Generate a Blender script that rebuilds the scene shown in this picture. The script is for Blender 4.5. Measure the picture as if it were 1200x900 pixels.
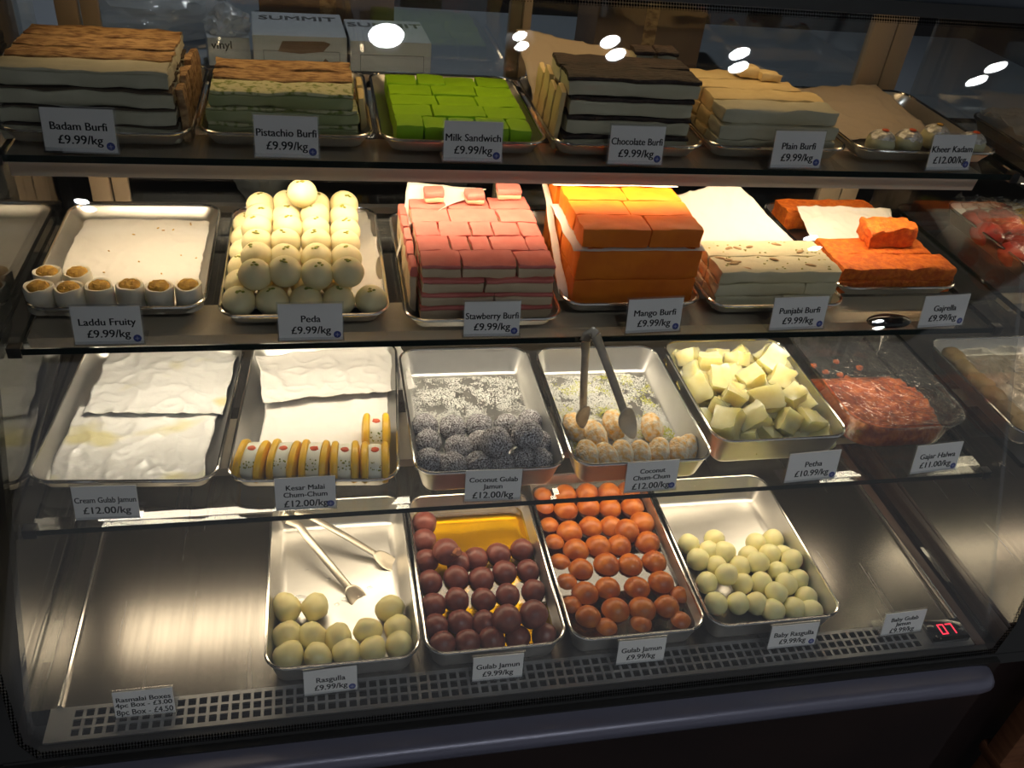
import bpy, bmesh, math, random
from mathutils import Vector, Matrix, Euler, noise
for o in list(bpy.data.objects): bpy.data.objects.remove(o)
SC = bpy.context.scene
COL = SC.collection
R = random.Random(7)
PI = math.pi

# ------------------------------------------------------------------ camera, world, exposure
cd = bpy.data.cameras.new('camera'); cam = bpy.data.objects.new('camera', cd); COL.objects.link(cam)
cd.sensor_width = 36.0; cd.lens = 1030.7 / 1200 * 36.0; cd.clip_start = 0.02; cd.clip_end = 50
_r = Vector((0.97795629, -0.18442874, 0.09791596)); _u = Vector((0.03216724, 0.59639074, 0.80204947)); _f = Vector((0.20631714, 0.78121964, -0.58917664))
m = Matrix.Identity(4)
for i in range(3):
    m[i][0] = _r[i]; m[i][1] = _u[i]; m[i][2] = -_f[i]
m[0][3], m[1][3], m[2][3] = 0.33556922, -0.64040919, 0.9780823
cam.matrix_world = m
SC.camera = cam
SC.view_settings.view_transform = 'Standard'
SC.view_settings.look = 'None'
SC.view_settings.gamma = 1.0
SC.view_settings.use_curve_mapping = False
SC.view_settings.exposure = 0.10
SC.cycles.transparent_max_bounces = 40
SC.cycles.max_bounces = 10
SC.cycles.caustics_reflective = False
SC.cycles.caustics_refractive = False
SC.cycles.sample_clamp_indirect = 4.0
w = bpy.data.worlds.new('World'); SC.world = w; w.use_nodes = True
w.node_tree.nodes['Background'].inputs[0].default_value = (0.93, 0.95, 1.0, 1)
w.node_tree.nodes['Background'].inputs[1].default_value = 0.20
STRIP = {'top': 5.0, 'one': 25.0, 'two': 22.0, 'three': 7.2}       # glow of the four lamp strips in the case
DOWNLIGHT_GLOW, DOWNLIGHT_WATT = 60.0, 10.0

# levels: deck 0, glass shelves below (top faces), width of the case
Z1, Z2, Z3 = 0.5744, 0.3883, 0.2072
F1, F2, F3 = 0.3245, 0.2340, 0.1357
W = 1.25

# ------------------------------------------------------------------ materials
def new_mat(name):
    m = bpy.data.materials.new(name); m.use_nodes = True
    nt = m.node_tree; nt.nodes.clear()
    out = nt.nodes.new('ShaderNodeOutputMaterial')
    return m, nt, out
def N(nt, kind, **kw):
    n = nt.nodes.new(kind)
    for k, v in kw.items(): setattr(n, k, v)
    return n
def mat(name, col, rough=0.5, metal=0.0, col2=None, scale=30.0, stretch=(1, 1, 1), lo=0.4, hi=0.6, detail=4.0, bump=0.0, bscale=None, bdist=0.002,
        sss=0.0, sssr=(0.01, 0.008, 0.005), coat=0.0, spec=0.5, rvar=0.0, alpha=1.0, trans=0.0, ior=1.45, aniso=0.0):
    m, nt, out = new_mat(name)
    b = N(nt, 'ShaderNodeBsdfPrincipled'); nt.links.new(b.outputs[0], out.inputs[0])
    b.inputs['Base Color'].default_value = (*col, 1); b.inputs['Roughness'].default_value = rough; b.inputs['Metallic'].default_value = metal
    b.inputs['Specular IOR Level'].default_value = spec; b.inputs['Coat Weight'].default_value = coat; b.inputs['Coat Roughness'].default_value = 0.12
    b.inputs['Alpha'].default_value = alpha; b.inputs['Transmission Weight'].default_value = trans; b.inputs['IOR'].default_value = ior
    b.inputs['Anisotropic'].default_value = aniso
    if sss:
        b.inputs['Subsurface Weight'].default_value = sss; b.inputs['Subsurface Radius'].default_value = sssr; b.inputs['Subsurface Scale'].default_value = 1.0
    if col2 or bump or rvar:
        tc = N(nt, 'ShaderNodeTexCoord'); mp = N(nt, 'ShaderNodeMapping'); mp.inputs['Scale'].default_value = stretch
        nt.links.new(tc.outputs['Object'], mp.inputs['Vector'])
    if col2 or rvar:
        nz = N(nt, 'ShaderNodeTexNoise'); nz.inputs['Scale'].default_value = scale; nz.inputs['Detail'].default_value = detail
        nt.links.new(mp.outputs[0], nz.inputs['Vector'])
        rp = N(nt, 'ShaderNodeMapRange'); rp.inputs[1].default_value = lo; rp.inputs[2].default_value = hi
        nt.links.new(nz.outputs['Fac'], rp.inputs[0])
        if col2:
            mx = N(nt, 'ShaderNodeMix', data_type='RGBA'); mx.inputs[6].default_value = (*col, 1); mx.inputs[7].default_value = (*col2, 1)
            nt.links.new(rp.outputs[0], mx.inputs[0]); nt.links.new(mx.outputs[2], b.inputs['Base Color'])
        if rvar:
            ma = N(nt, 'ShaderNodeMath', operation='MULTIPLY_ADD'); ma.inputs[1].default_value = rvar; ma.inputs[2].default_value = rough
            nt.links.new(rp.outputs[0], ma.inputs[0]); nt.links.new(ma.outputs[0], b.inputs['Roughness'])
    if bump:
        nb = N(nt, 'ShaderNodeTexNoise'); nb.inputs['Scale'].default_value = bscale or scale; nb.inputs['Detail'].default_value = 5
        nt.links.new(mp.outputs[0], nb.inputs['Vector'])
        bp = N(nt, 'ShaderNodeBump'); bp.inputs['Strength'].default_value = bump; bp.inputs['Distance'].default_value = bdist
        nt.links.new(nb.outputs['Fac'], bp.inputs['Height']); nt.links.new(bp.outputs[0], b.inputs['Normal'])
    return m
def glass_mat(name, tint=(0.95, 0.98, 0.96), f0=0.04, gain=1.0, rough=0.0, bump=0.0, bscale=60, haze=0.0, hazecol=(0.8, 0.8, 0.8)):
    # thin pane: clear straight-through light plus a mirror share that grows towards grazing angles (Schlick)
    m, nt, out = new_mat(name)
    tr = N(nt, 'ShaderNodeBsdfTransparent'); tr.inputs[0].default_value = (*tint, 1)
    gl = N(nt, 'ShaderNodeBsdfGlossy'); gl.inputs['Roughness'].default_value = rough; gl.inputs[0].default_value = (1, 1, 1, 1)
    ge = N(nt, 'ShaderNodeNewGeometry')
    dt = N(nt, 'ShaderNodeVectorMath', operation='DOT_PRODUCT')
    nt.links.new(ge.outputs['Incoming'], dt.inputs[1])
    if bump:
        tc = N(nt, 'ShaderNodeTexCoord'); nb = N(nt, 'ShaderNodeTexNoise'); nb.inputs['Scale'].default_value = bscale; nb.inputs['Detail'].default_value = 4
        nb.inputs['Distortion'].default_value = 1.0
        nt.links.new(tc.outputs['Object'], nb.inputs['Vector'])
        bp = N(nt, 'ShaderNodeBump'); bp.inputs['Strength'].default_value = bump; bp.inputs['Distance'].default_value = 0.004
        nt.links.new(nb.outputs['Fac'], bp.inputs['Height']); nt.links.new(bp.outputs[0], gl.inputs['Normal']); nt.links.new(bp.outputs[0], dt.inputs[0])
    else:
        nt.links.new(ge.outputs['Normal'], dt.inputs[0])
    ab = N(nt, 'ShaderNodeMath', operation='ABSOLUTE'); nt.links.new(dt.outputs['Value'], ab.inputs[0])
    om = N(nt, 'ShaderNodeMath', operation='SUBTRACT', use_clamp=True); om.inputs[0].default_value = 1.0; nt.links.new(ab.outputs[0], om.inputs[1])
    pw = N(nt, 'ShaderNodeMath', operation='POWER'); pw.inputs[1].default_value = 5.0; nt.links.new(om.outputs[0], pw.inputs[0])
    ma = N(nt, 'ShaderNodeMath', operation='MULTIPLY_ADD', use_clamp=True); ma.inputs[1].default_value = (1 - f0) * gain; ma.inputs[2].default_value = f0 * gain
    nt.links.new(pw.outputs[0], ma.inputs[0])
    mx = N(nt, 'ShaderNodeMixShader'); nt.links.new(ma.outputs[0], mx.inputs[0]); nt.links.new(tr.outputs[0], mx.inputs[1]); nt.links.new(gl.outputs[0], mx.inputs[2])
    last = mx
    if haze:
        df = N(nt, 'ShaderNodeBsdfDiffuse'); df.inputs[0].default_value = (*hazecol, 1)
        m2 = N(nt, 'ShaderNodeMixShader'); m2.inputs[0].default_value = haze
        nt.links.new(mx.outputs[0], m2.inputs[1]); nt.links.new(df.outputs[0], m2.inputs[2]); last = m2
    nt.links.new(last.outputs[0], out.inputs[0])
    return m
def glow_mat(name, col, s):
    m, nt, out = new_mat(name)
    e = N(nt, 'ShaderNodeEmission'); e.inputs[0].default_value = (*col, 1); e.inputs[1].default_value = s
    nt.links.new(e.outputs[0], out.inputs[0]); return m

WARM = (1.0, 0.78, 0.50)
M = dict(
    deck=mat('brushed_steel_deck', (0.27, 0.255, 0.235), 0.24, 1.0, col2=(0.20, 0.19, 0.175), scale=9, stretch=(9, 0.4, 1), lo=0.25, hi=0.85, rvar=0.05),
    tray=mat('pressed_steel', (0.68, 0.67, 0.64), 0.33, 1.0, col2=(0.56, 0.55, 0.53), scale=14, lo=0.35, hi=0.7, rvar=0.10),
    rim=mat('polished_steel_rim', (0.74, 0.73, 0.70), 0.16, 1.0),
    utensil=mat('utensil_steel', (0.55, 0.50, 0.41), 0.30, 0.85, col2=(0.44, 0.40, 0.33), scale=40, rvar=0.1),
    grille=mat('grey_grille_metal', (0.34, 0.345, 0.35), 0.4, 0.9),
    dark=mat('matte_black', (0.008, 0.008, 0.009), 0.6),
    rubber=mat('black_rubber', (0.012, 0.012, 0.012), 0.45),
    glossblack=mat('gloss_black_plastic', (0.004, 0.004, 0.004), 0.06, coat=0.5),
    seal=mat('brown_seal', (0.06, 0.035, 0.025), 0.5),
    backpanel=mat('dark_steel_panel', (0.10, 0.095, 0.09), 0.38, 0.9),
    post=mat('beige_door_frame', (0.34, 0.28, 0.20), 0.42, 0.0, col2=(0.36, 0.28, 0.2), scale=6, stretch=(6, 1, 1)),
    fixture=mat('cream_lamp_channel', (0.74, 0.62, 0.48), 0.45),
    shelf=glass_mat('shelf_glass', (0.968, 0.974, 0.958), 0.045, 1.15),
    edge=mat('green_black_glass_edge', (0.006, 0.014, 0.011), 0.12),
    front=glass_mat('front_glass', (0.965, 0.968, 0.965), 0.04, 1.0),
    side=glass_mat('end_glass', (0.86, 0.88, 0.87), 0.085, 1.0),
    doorglass=glass_mat('door_glass', (0.80, 0.82, 0.82), 0.05, 1.0),
    acrylic=glass_mat('clear_acrylic', (0.93, 0.94, 0.95), 0.05, 1.2),
    tub=glass_mat('clear_tub_plastic', (0.93, 0.94, 0.93), 0.04, 0.9, rough=0.05),
    film=glass_mat('cling_film', (0.965, 0.965, 0.96), 0.05, 1.1, rough=0.06, bump=1.0, bscale=70, haze=0.015),
    bag=glass_mat('plastic_bag', (0.85, 0.86, 0.88), 0.08, 1.4, rough=0.15, bump=0.8, bscale=25, haze=0.35, hazecol=(0.75, 0.78, 0.82)),
    bumper=mat('slate_blue_bumper', (0.12, 0.12, 0.165), 0.34, 0.3),
    base=mat('dark_brown_panel', (0.020, 0.011, 0.010), 0.5, col2=(0.014, 0.008, 0.008), scale=4),
    frame=mat('slate_frame', (0.045, 0.055, 0.07), 0.4, 0.3),
    paper=mat('baking_paper', (0.74, 0.71, 0.66), 0.5, sss=0.0, bump=0.4, bscale=38, bdist=0.005),
    greasepaper=mat('greased_baking_paper', (0.76, 0.75, 0.72), 0.32, col2=(0.70, 0.64, 0.36), scale=9, stretch=(1, 1.7, 1), lo=0.60, hi=0.70, detail=2, bump=0.55, bscale=32, bdist=0.006, coat=0.6),
    tanpaper=mat('tan_baking_paper', (0.48, 0.40, 0.30), 0.55, bump=0.2, bscale=60, bdist=0.003),
    card=mat('white_card', (0.84, 0.83, 0.81), 0.55), ink=mat('black_ink', (0.008, 0.008, 0.009), 0.6), print=mat('grey_print', (0.12, 0.12, 0.13), 0.6),
    dot=mat('blue_sticker', (0.05, 0.07, 0.28), 0.5), dotmark=mat('pale_sticker_mark', (0.35, 0.38, 0.55), 0.5),
    rasgulla=mat('pale_yellow_curd', (0.90, 0.80, 0.38), 0.38, col2=(0.86, 0.75, 0.34), scale=60, sss=0.35, bump=0.10, bscale=160, coat=0.1),
    baby=mat('cream_yellow_curd', (0.91, 0.85, 0.44), 0.38, col2=(0.88, 0.81, 0.40), scale=60, sss=0.35, bump=0.10, bscale=160, coat=0.1),
    gulab=mat('dark_fried_milk', (0.235, 0.066, 0.046), 0.42, col2=(0.15, 0.038, 0.028), scale=55, sss=0.1, bump=0.3, bscale=120, coat=0.10),
    gulabin=mat('broken_crumb', (0.30, 0.10, 0.03), 0.7, col2=(0.15, 0.04, 0.02), scale=150, bump=0.8, bscale=220),
    orange=mat('orange_fried_milk', (0.54, 0.155, 0.011), 0.42, col2=(0.38, 0.082, 0.008), scale=45, sss=0.15, bump=0.25, bscale=110, coat=0.10),
    syrupy=glass_mat('amber_syrup', (0.92, 0.78, 0.10), 0.05, 1.3),
    syrupr=glass_mat('brown_syrup', (0.42, 0.16, 0.05), 0.05, 1.3),
    peda=mat('cream_peda', (0.91, 0.81, 0.48), 0.55, col2=(0.87, 0.76, 0.43), scale=50, sss=0.2, bump=0.15, bscale=130),
    pist=mat('pistachio_crumbs', (0.42, 0.36, 0.05), 0.7, col2=(0.16, 0.22, 0.03), scale=200),
    saffron=mat('saffron_crumb', (0.62, 0.36, 0.05), 0.7, col2=(0.40, 0.22, 0.04), scale=160, bump=0.8, bscale=260),
    laddu=mat('white_laddu_casing', (0.82, 0.76, 0.62), 0.45, sss=0.2, bump=0.15, bscale=90),
    coco=mat('coconut_rolled_dark', (0.74, 0.73, 0.74), 0.8, col2=(0.045, 0.024, 0.024), scale=620, lo=0.34, hi=0.62, detail=3, bump=1.0, bscale=210, bdist=0.004),
    chum=mat('coconut_rolled_yellow', (0.86, 0.78, 0.60), 0.8, col2=(0.86, 0.45, 0.07), scale=130, lo=0.38, hi=0.66, detail=6, bump=0.9, bscale=320, bdist=0.003),
    coconut=mat('coconut_flake', (0.86, 0.85, 0.80), 0.8), cocoyellow=mat('yellow_coconut_flake', (0.66, 0.66, 0.10), 0.8),
    kesar=mat('saffron_yellow_curd', (0.86, 0.50, 0.02), 0.38, sss=0.2, bump=0.1, bscale=120, coat=0.1),
    cream=mat('white_cream', (0.84, 0.82, 0.68), 0.45, sss=0.2, bump=0.15, bscale=80),
    red=mat('red_orange_jelly', (0.72, 0.10, 0.02), 0.4),
    petha=mat('candied_gourd', (0.78, 0.71, 0.36), 0.25, col2=(0.68, 0.58, 0.24), scale=26, sss=1.0, sssr=(0.030, 0.027, 0.016), bump=0.3, bscale=70, coat=0.2),
    gajar=mat('grated_carrot', (0.70, 0.165, 0.025), 0.42, col2=(0.44, 0.075, 0.016), scale=80, bump=0.9, bscale=150, bdist=0.004, coat=0.2),
    badam=mat('pale_almond_fudge', (0.62, 0.60, 0.45), 0.6, col2=(0.54, 0.52, 0.38), scale=30, bump=0.3, bscale=120),
    browntop=mat('brown_topping', (0.52, 0.33, 0.15), 0.75, col2=(0.22, 0.115, 0.05), scale=55, stretch=(1, 2.5, 2), lo=0.42, hi=0.62, bump=0.9, bscale=160, bdist=0.003),
    gapshade=mat('crevice_shade', (0.10, 0.075, 0.05), 0.8, bump=0.6, bscale=160),  # shade of the crevices between badam layers, put into a dark colour
    pistfudge=mat('pistachio_fudge', (0.44, 0.47, 0.24), 0.6, col2=(0.34, 0.39, 0.17), scale=26, bump=0.3, bscale=110),
    pisttop=mat('pistachio_flecked_top', (0.62, 0.62, 0.36), 0.7, col2=(0.20, 0.26, 0.05), scale=120, lo=0.5, hi=0.64, bump=0.5, bscale=150),
    green=mat('bright_green_fudge', (0.34, 0.66, 0.014), 0.55, col2=(0.30, 0.60, 0.012), scale=30, bump=0.25, bscale=120),
    choc=mat('chocolate_layer', (0.055, 0.033, 0.024), 0.55, col2=(0.018, 0.011, 0.009), scale=60, stretch=(1, 3, 1), bump=1.0, bscale=110, bdist=0.005),
    chocream=mat('milk_fudge', (0.60, 0.57, 0.41), 0.6, col2=(0.53, 0.50, 0.35), scale=25, bump=0.3, bscale=110),
    plain=mat('pale_yellow_fudge', (0.76, 0.60, 0.30), 0.6, col2=(0.68, 0.52, 0.25), scale=25, bump=0.35, bscale=110),
    straw=mat('pink_fudge', (0.74, 0.23, 0.19), 0.6, col2=(0.66, 0.18, 0.15), scale=30, bump=0.3, bscale=120),
    strawcream=mat('cream_fudge', (0.70, 0.55, 0.36), 0.6, col2=(0.62, 0.47, 0.30), scale=25, bump=0.3, bscale=110),
    mango=mat('mango_fudge', (0.84, 0.22, 0.010), 0.55, col2=(0.74, 0.17, 0.008), scale=25, bump=0.3, bscale=120),
    punj=mat('cream_milk_fudge', (0.72, 0.66, 0.44), 0.6, col2=(0.65, 0.59, 0.38), scale=25, bump=0.35, bscale=110),
    almond=mat('sliced_almond', (0.36, 0.20, 0.08), 0.6, col2=(0.55, 0.38, 0.18), scale=90),
    gajrella=mat('carrot_fudge', (0.80, 0.20, 0.018), 0.6, col2=(0.62, 0.115, 0.012), scale=120, bump=0.9, bscale=220, bdist=0.003),
    silver=mat('silver_leaf', (0.80, 0.80, 0.78), 0.42, 0.7, col2=(0.42, 0.42, 0.38), scale=160, lo=0.45, hi=0.6, bump=1.0, bscale=260),
    kheer=mat('kheer_sponge', (0.62, 0.60, 0.36), 0.5, sss=0.2, bump=0.15, bscale=100),
    carton=mat('white_carton', (0.50, 0.52, 0.55), 0.6), cartonin=mat('brown_carton', (0.22, 0.14, 0.09), 0.7, col2=(0.17, 0.105, 0.07), scale=8),
    counter=mat('grey_counter', (0.24, 0.27, 0.31), 0.5), wall=mat('dark_shop_wall', (0.030, 0.028, 0.030), 0.8),
    ceil=mat('shop_ceiling', (0.05, 0.055, 0.065), 0.9), floor=mat('dark_floor_tiles', (0.018, 0.019, 0.024), 0.45, col2=(0.012, 0.013, 0.017), scale=3),
    wood=mat('brown_wood', (0.16, 0.065, 0.030), 0.5, col2=(0.12, 0.045, 0.02), scale=12, stretch=(1, 1, 8)),
    fruitred=mat('candied_red', (0.55, 0.06, 0.045), 0.4, col2=(0.40, 0.035, 0.03), scale=30), fruityel=mat('candied_yellow', (0.70, 0.42, 0.05), 0.4), fruitgrn=mat('candied_green', (0.36, 0.42, 0.08), 0.4),
    roll=mat('brown_nut_roll', (0.40, 0.28, 0.12), 0.5, col2=(0.28, 0.18, 0.07), scale=30),
    red_led=glow_mat('red_display_glow', (1.0, 0.03, 0.06), 2.2),
)
def frit_mat():
    m, nt, out = new_mat('dotted_glass_border')
    tr = N(nt, 'ShaderNodeBsdfTransparent'); df = N(nt, 'ShaderNodeBsdfDiffuse'); df.inputs[0].default_value = (0.005, 0.005, 0.005, 1)
    tc = N(nt, 'ShaderNodeTexCoord'); sp = N(nt, 'ShaderNodeSeparateXYZ'); nt.links.new(tc.outputs['Object'], sp.inputs[0])
    acc = None
    for ax in (0, 2):
        q = N(nt, 'ShaderNodeMath', operation='MULTIPLY'); q.inputs[1].default_value = 2 * PI / 0.0034; nt.links.new(sp.outputs[ax], q.inputs[0])
        s = N(nt, 'ShaderNodeMath', operation='COSINE'); nt.links.new(q.outputs[0], s.inputs[0])
        if acc is None: acc = s
        else:
            t = N(nt, 'ShaderNodeMath', operation='ADD'); nt.links.new(acc.outputs[0], t.inputs[0]); nt.links.new(s.outputs[0], t.inputs[1]); acc = t
    g = N(nt, 'ShaderNodeMath', operation='GREATER_THAN'); g.inputs[1].default_value = 0.1; nt.links.new(acc.outputs[0], g.inputs[0])
    mx = N(nt, 'ShaderNodeMixShader'); nt.links.new(g.outputs[0], mx.inputs[0]); nt.links.new(tr.outputs[0], mx.inputs[1]); nt.links.new(df.outputs[0], mx.inputs[2])
    nt.links.new(mx.outputs[0], out.inputs[0]); return m
M['frit'] = frit_mat()
for k in STRIP: M['led_' + k] = glow_mat('lamp_diffuser_' + k, {'top': (1.0, 0.68, 0.34), 'one': WARM, 'two': (1.0, 0.87, 0.66), 'three': (1.0, 0.81, 0.56)}[k], STRIP[k])
M['down'] = glow_mat('downlight_glow', (0.93, 0.97, 1.0), DOWNLIGHT_GLOW)

# ------------------------------------------------------------------ helpers
def link(name, me, parent=None, loc=(0, 0, 0), rot=(0, 0, 0)):
    o = bpy.data.objects.new(name, me); COL.objects.link(o)
    o.location = loc; o.rotation_euler = rot
    if parent: o.parent = parent
    return o
def mesh(bm, mats, smooth=True, angle=None):
    me = bpy.data.meshes.new('mesh'); bmesh.ops.recalc_face_normals(bm, faces=bm.faces[:]); bm.to_mesh(me); bm.free()
    for x in (mats if isinstance(mats, (list, tuple)) else [mats]): me.materials.append(M[x] if isinstance(x, str) else x)
    for p in me.polygons: p.use_smooth = smooth
    if smooth and angle:
        me.set_sharp_from_angle(angle=math.radians(angle))
    return me
def O(name, bm, mats, parent=None, loc=(0, 0, 0), rot=(0, 0, 0), smooth=True, angle=35):
    return link(name, mesh(bm, mats, smooth, angle), parent, loc, rot)
def empty(name, loc=(0, 0, 0), rot=(0, 0, 0)):
    o = bpy.data.objects.new(name, None); COL.objects.link(o); o.location = loc; o.rotation_euler = rot; o.empty_display_size = 0.02
    return o
def tag(o, label, cat, group=None, kind=None):
    o['label'] = label; o['category'] = cat
    if group: o['group'] = group
    if kind: o['kind'] = kind
    return o
def struct(o): o['kind'] = 'structure'; return o
def box(bm, x0, x1, y0, y1, z0, z1, mi=0, rot=None, piv=None):
    vs = [bm.verts.new((x, y, z)) for z in (z0, z1) for y in (y0, y1) for x in (x0, x1)]
    if rot:
        for v in vs: v.co = rot @ (v.co - piv) + piv
    fs = [(0, 2, 3, 1), (4, 5, 7, 6), (0, 1, 5, 4), (2, 6, 7, 3), (0, 4, 6, 2), (1, 3, 7, 5)]
    for f in fs:
        q = bm.faces.new([vs[i] for i in f]); q.material_index = mi
    return vs
def bbox(bm, x0, x1, y0, y1, z0, z1, r=0.003, seg=2, mi=0):
    t = bmesh.new(); box(t, x0, x1, y0, y1, z0, z1); bmesh.ops.bevel(t, geom=t.edges[:], offset=r, segments=seg, affect='EDGES', profile=0.5)
    merge(bm, t, mi)
def merge(bm, t, mi=0, mw=None):
    mp = {v: bm.verts.new((mw @ v.co) if mw else v.co) for v in t.verts}
    for f in t.faces:
        try: q = bm.faces.new([mp[v] for v in f.verts]); q.material_index = mi
        except ValueError: pass
    t.free()
def nz(p, s, seed): return noise.noise(Vector(p) * s + Vector((seed * 3.71, seed * 1.37, seed * 2.11)))
def slab(bm, x0, x1, y0, y1, z0, z1, seed=0, amp=0.0012, r=0.0025, mi=0, cuts=7, fine=45):
    # a cut block of fudge: rounded edges, hand-cut unevenness
    t = bmesh.new(); bmesh.ops.create_cube(t, size=2); bmesh.ops.subdivide_edges(t, edges=t.edges[:], cuts=cuts, use_grid_fill=True)
    h = Vector(((x1 - x0) / 2, (y1 - y0) / 2, (z1 - z0) / 2)); c = Vector(((x0 + x1) / 2, (y0 + y1) / 2, (z0 + z1) / 2)); r = min(r, h.z * 0.8)
    inn = Vector((h.x - r, h.y - r, h.z - r))
    for v in t.verts:
        p = v.co.copy()
        for i in range(3):       # pull grid lines towards the edges so rounding keeps its size
            s = 1 if p[i] > 0 else -1; a = abs(p[i])
            p[i] = s * (a if a > 0.999 else a * (inn[i] / h[i]) / (1 - 1 / (cuts + 1)) * 1.0 if a < 1 else a)
            p[i] = max(-1, min(1, p[i])) * h[i]
        q = Vector((max(-inn.x, min(inn.x, p.x)), max(-inn.y, min(inn.y, p.y)), max(-inn.z, min(inn.z, p.z))))
        d = p - q
        if d.length > 1e-9: p = q + d.normalized() * min(d.length, r)
        w_ = p + c
        n1 = Vector((nz(w_, fine, seed), nz(w_, fine, seed + 5), nz(w_, fine, seed + 9))) * amp + Vector((nz(w_, fine * 3, seed + 2), nz(w_, fine * 3, seed + 3), nz(w_, fine * 3, seed + 4))) * amp * 0.5
        if p.z < -h.z + 1e-4: n1.z = max(0, n1.z) * 0.2
        v.co = w_ + n1
    merge(bm, t, mi)
_balls = {}
def ball_me(key, r, mats, seed, sq=(1, 1, 1), amp=0.04, freq=1.6, sub=3):
    k = (key, seed)
    if k not in _balls:
        b = bmesh.new(); bmesh.ops.create_icosphere(b, subdivisions=sub, radius=1.0)
        for v in b.verts:
            n = v.co.copy(); d = 1 + amp * nz(n, freq, seed) + amp * 0.4 * nz(n, freq * 3, seed + 4)
            v.co = Vector((n.x * sq[0], n.y * sq[1], n.z * sq[2])) * (r * d)
        _balls[k] = mesh(b, mats, True)
    return _balls[k]
def rrect(hx, hy, r, n=7):
    pts = []
    for cx, cy, a in ((hx - r, hy - r, 0), (-hx + r, hy - r, 90), (-hx + r, -hy + r, 180), (hx - r, -hy + r, 270)):
        for i in range(n + 1):
            t = math.radians(a + 90 * i / n); pts.append((cx + r * math.cos(t), cy + r * math.sin(t)))
    return pts
def rings(bm, hx, hy, r, prof, cap0=True, cap1=True, mi=0, n=7):
    # prof: list of (offset from the rounded rectangle, height)
    prev = None; first = None
    for d, z in prof:
        vs = [bm.verts.new((x, y, z)) for x, y in rrect(hx + d, hy + d, max(0.002, r + d), n)]
        if prev:
            k = len(vs)
            for i in range(k):
                f = bm.faces.new((prev[i], prev[(i + 1) % k], vs[(i + 1) % k], vs[i])); f.material_index = mi
        else: first = vs
        prev = vs
    if cap0: bm.faces.new(first[::-1]).material_index = mi
    if cap1: bm.faces.new(prev).material_index = mi
def tube(bm, pts, rad, n=8, closed=False, mi=0, flat=None, up=Vector((0, 0, 1))):
    # swept round (or flattened) bar; rad may be a list; flat = list of (half width, half thickness)
    pts = [Vector(p) for p in pts]; k = len(pts); rs = []
    for i, p in enumerate(pts):
        a = pts[(i - 1) % k] if closed or i > 0 else p; b = pts[(i + 1) % k] if closed or i < k - 1 else p
        t = (b - a).normalized(); s = t.cross(up)
        if s.length < 1e-4: s = t.cross(Vector((0, 1, 0)))
        s.normalize(); q = s.cross(t).normalized()
        if flat: hw, ht = flat[i]
        else: hw = ht = rad[i] if isinstance(rad, (list, tuple)) else rad
        rs.append([bm.verts.new(p + s * hw * math.cos(2 * PI * j / n) + q * ht * math.sin(2 * PI * j / n)) for j in range(n)])
    for i in range(k if closed else k - 1):
        a, b = rs[i], rs[(i + 1) % k]
        for j in range(n): bm.faces.new((a[j], a[(j + 1) % n], b[(j + 1) % n], b[j])).material_index = mi
    if not closed:
        bm.faces.new(rs[0][::-1]).material_index = mi; bm.faces.new(rs[-1]).material_index = mi
def lathe(bm, prof, n=20, mi=0, axis='z', cap=True):
    rs = []
    for r, z in prof:
        row = []
        for j in range(n):
            a = 2 * PI * j / n; c, s = r * math.cos(a), r * math.sin(a)
            row.append(bm.verts.new((c, s, z) if axis == 'z' else (z, c, s)))
        rs.append(row)
    for a, b in zip(rs, rs[1:]):
        for j in range(n): bm.faces.new((a[j], a[(j + 1) % n], b[(j + 1) % n], b[j])).material_index = mi
    if cap: bm.faces.new(rs[0][::-1]).material_index = mi; bm.faces.new(rs[-1]).material_index = mi
def sheet(name, mt, fn, nx=36, ny=36, thick=0.0004, parent=None):
    # a sheet of paper or film: fn(u, v) -> point
    b = bmesh.new(); g = [[b.verts.new(fn(i / nx, j / ny)) for i in range(nx + 1)] for j in range(ny + 1)]
    for j in range(ny):
        for i in range(nx): b.faces.new((g[j][i], g[j][i + 1], g[j + 1][i + 1], g[j + 1][i]))
    bmesh.ops.recalc_face_normals(b, faces=b.faces[:])
    bmesh.ops.solidify(b, geom=b.faces[:], thickness=thick)
    return O(name, b, mt, parent, angle=None)
def crease(x, y, seed, s=28, a=0.003):
    # sharp crumple ridges over soft swells
    n1 = noise.noise(Vector((x * s, y * s * 0.8, seed))); n2 = noise.noise(Vector((x * s * 1.9 + 4, y * s * 2.1, seed + 7))); n3 = noise.noise(Vector((x * s * 0.5, y * s * 0.5, seed + 3)))
    return 0.6 * a * (0.9 * (1 - min(1, abs(n1) * 2.2)) ** 2 + 0.45 * (1 - min(1, abs(n2) * 2.2)) ** 2 + 0.5 * (n3 + 0.5))
def quad(p00, p10, p11, p01):
    p00, p10, p11, p01 = map(Vector, (p00, p10, p11, p01))
    return lambda u, v: (p00 * (1 - u) + p10 * u) * (1 - v) + (p01 * (1 - u) + p11 * u) * v
def text_me(s, size, bold=0.0001, mt='ink', extrude=0.00015, spacing=1.0):
    c = bpy.data.curves.new('lettering', 'FONT'); c.body = s; c.size = size; c.align_x = 'CENTER'; c.align_y = 'CENTER'; c.offset = 0; c.extrude = extrude
    c.resolution_u = 3; c.space_line = 0.92; c.space_character = spacing
    o = bpy.data.objects.new('lettering', c); COL.objects.link(o)
    dg = bpy.context.evaluated_depsgraph_get(); me = bpy.data.meshes.new_from_object(o.evaluated_get(dg)); bpy.data.objects.remove(o)
    me.materials.clear(); me.materials.append(M[mt])
    if bold:      # heavier strokes: three copies side by side
        b = bmesh.new()
        for dx in (-bold, 0, bold):
            t = bmesh.new(); t.from_mesh(me); merge(b, t, 0, Matrix.Translation((dx, 0, dx * 0.05)))
        b.to_mesh(me); b.free()
    return me
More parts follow.
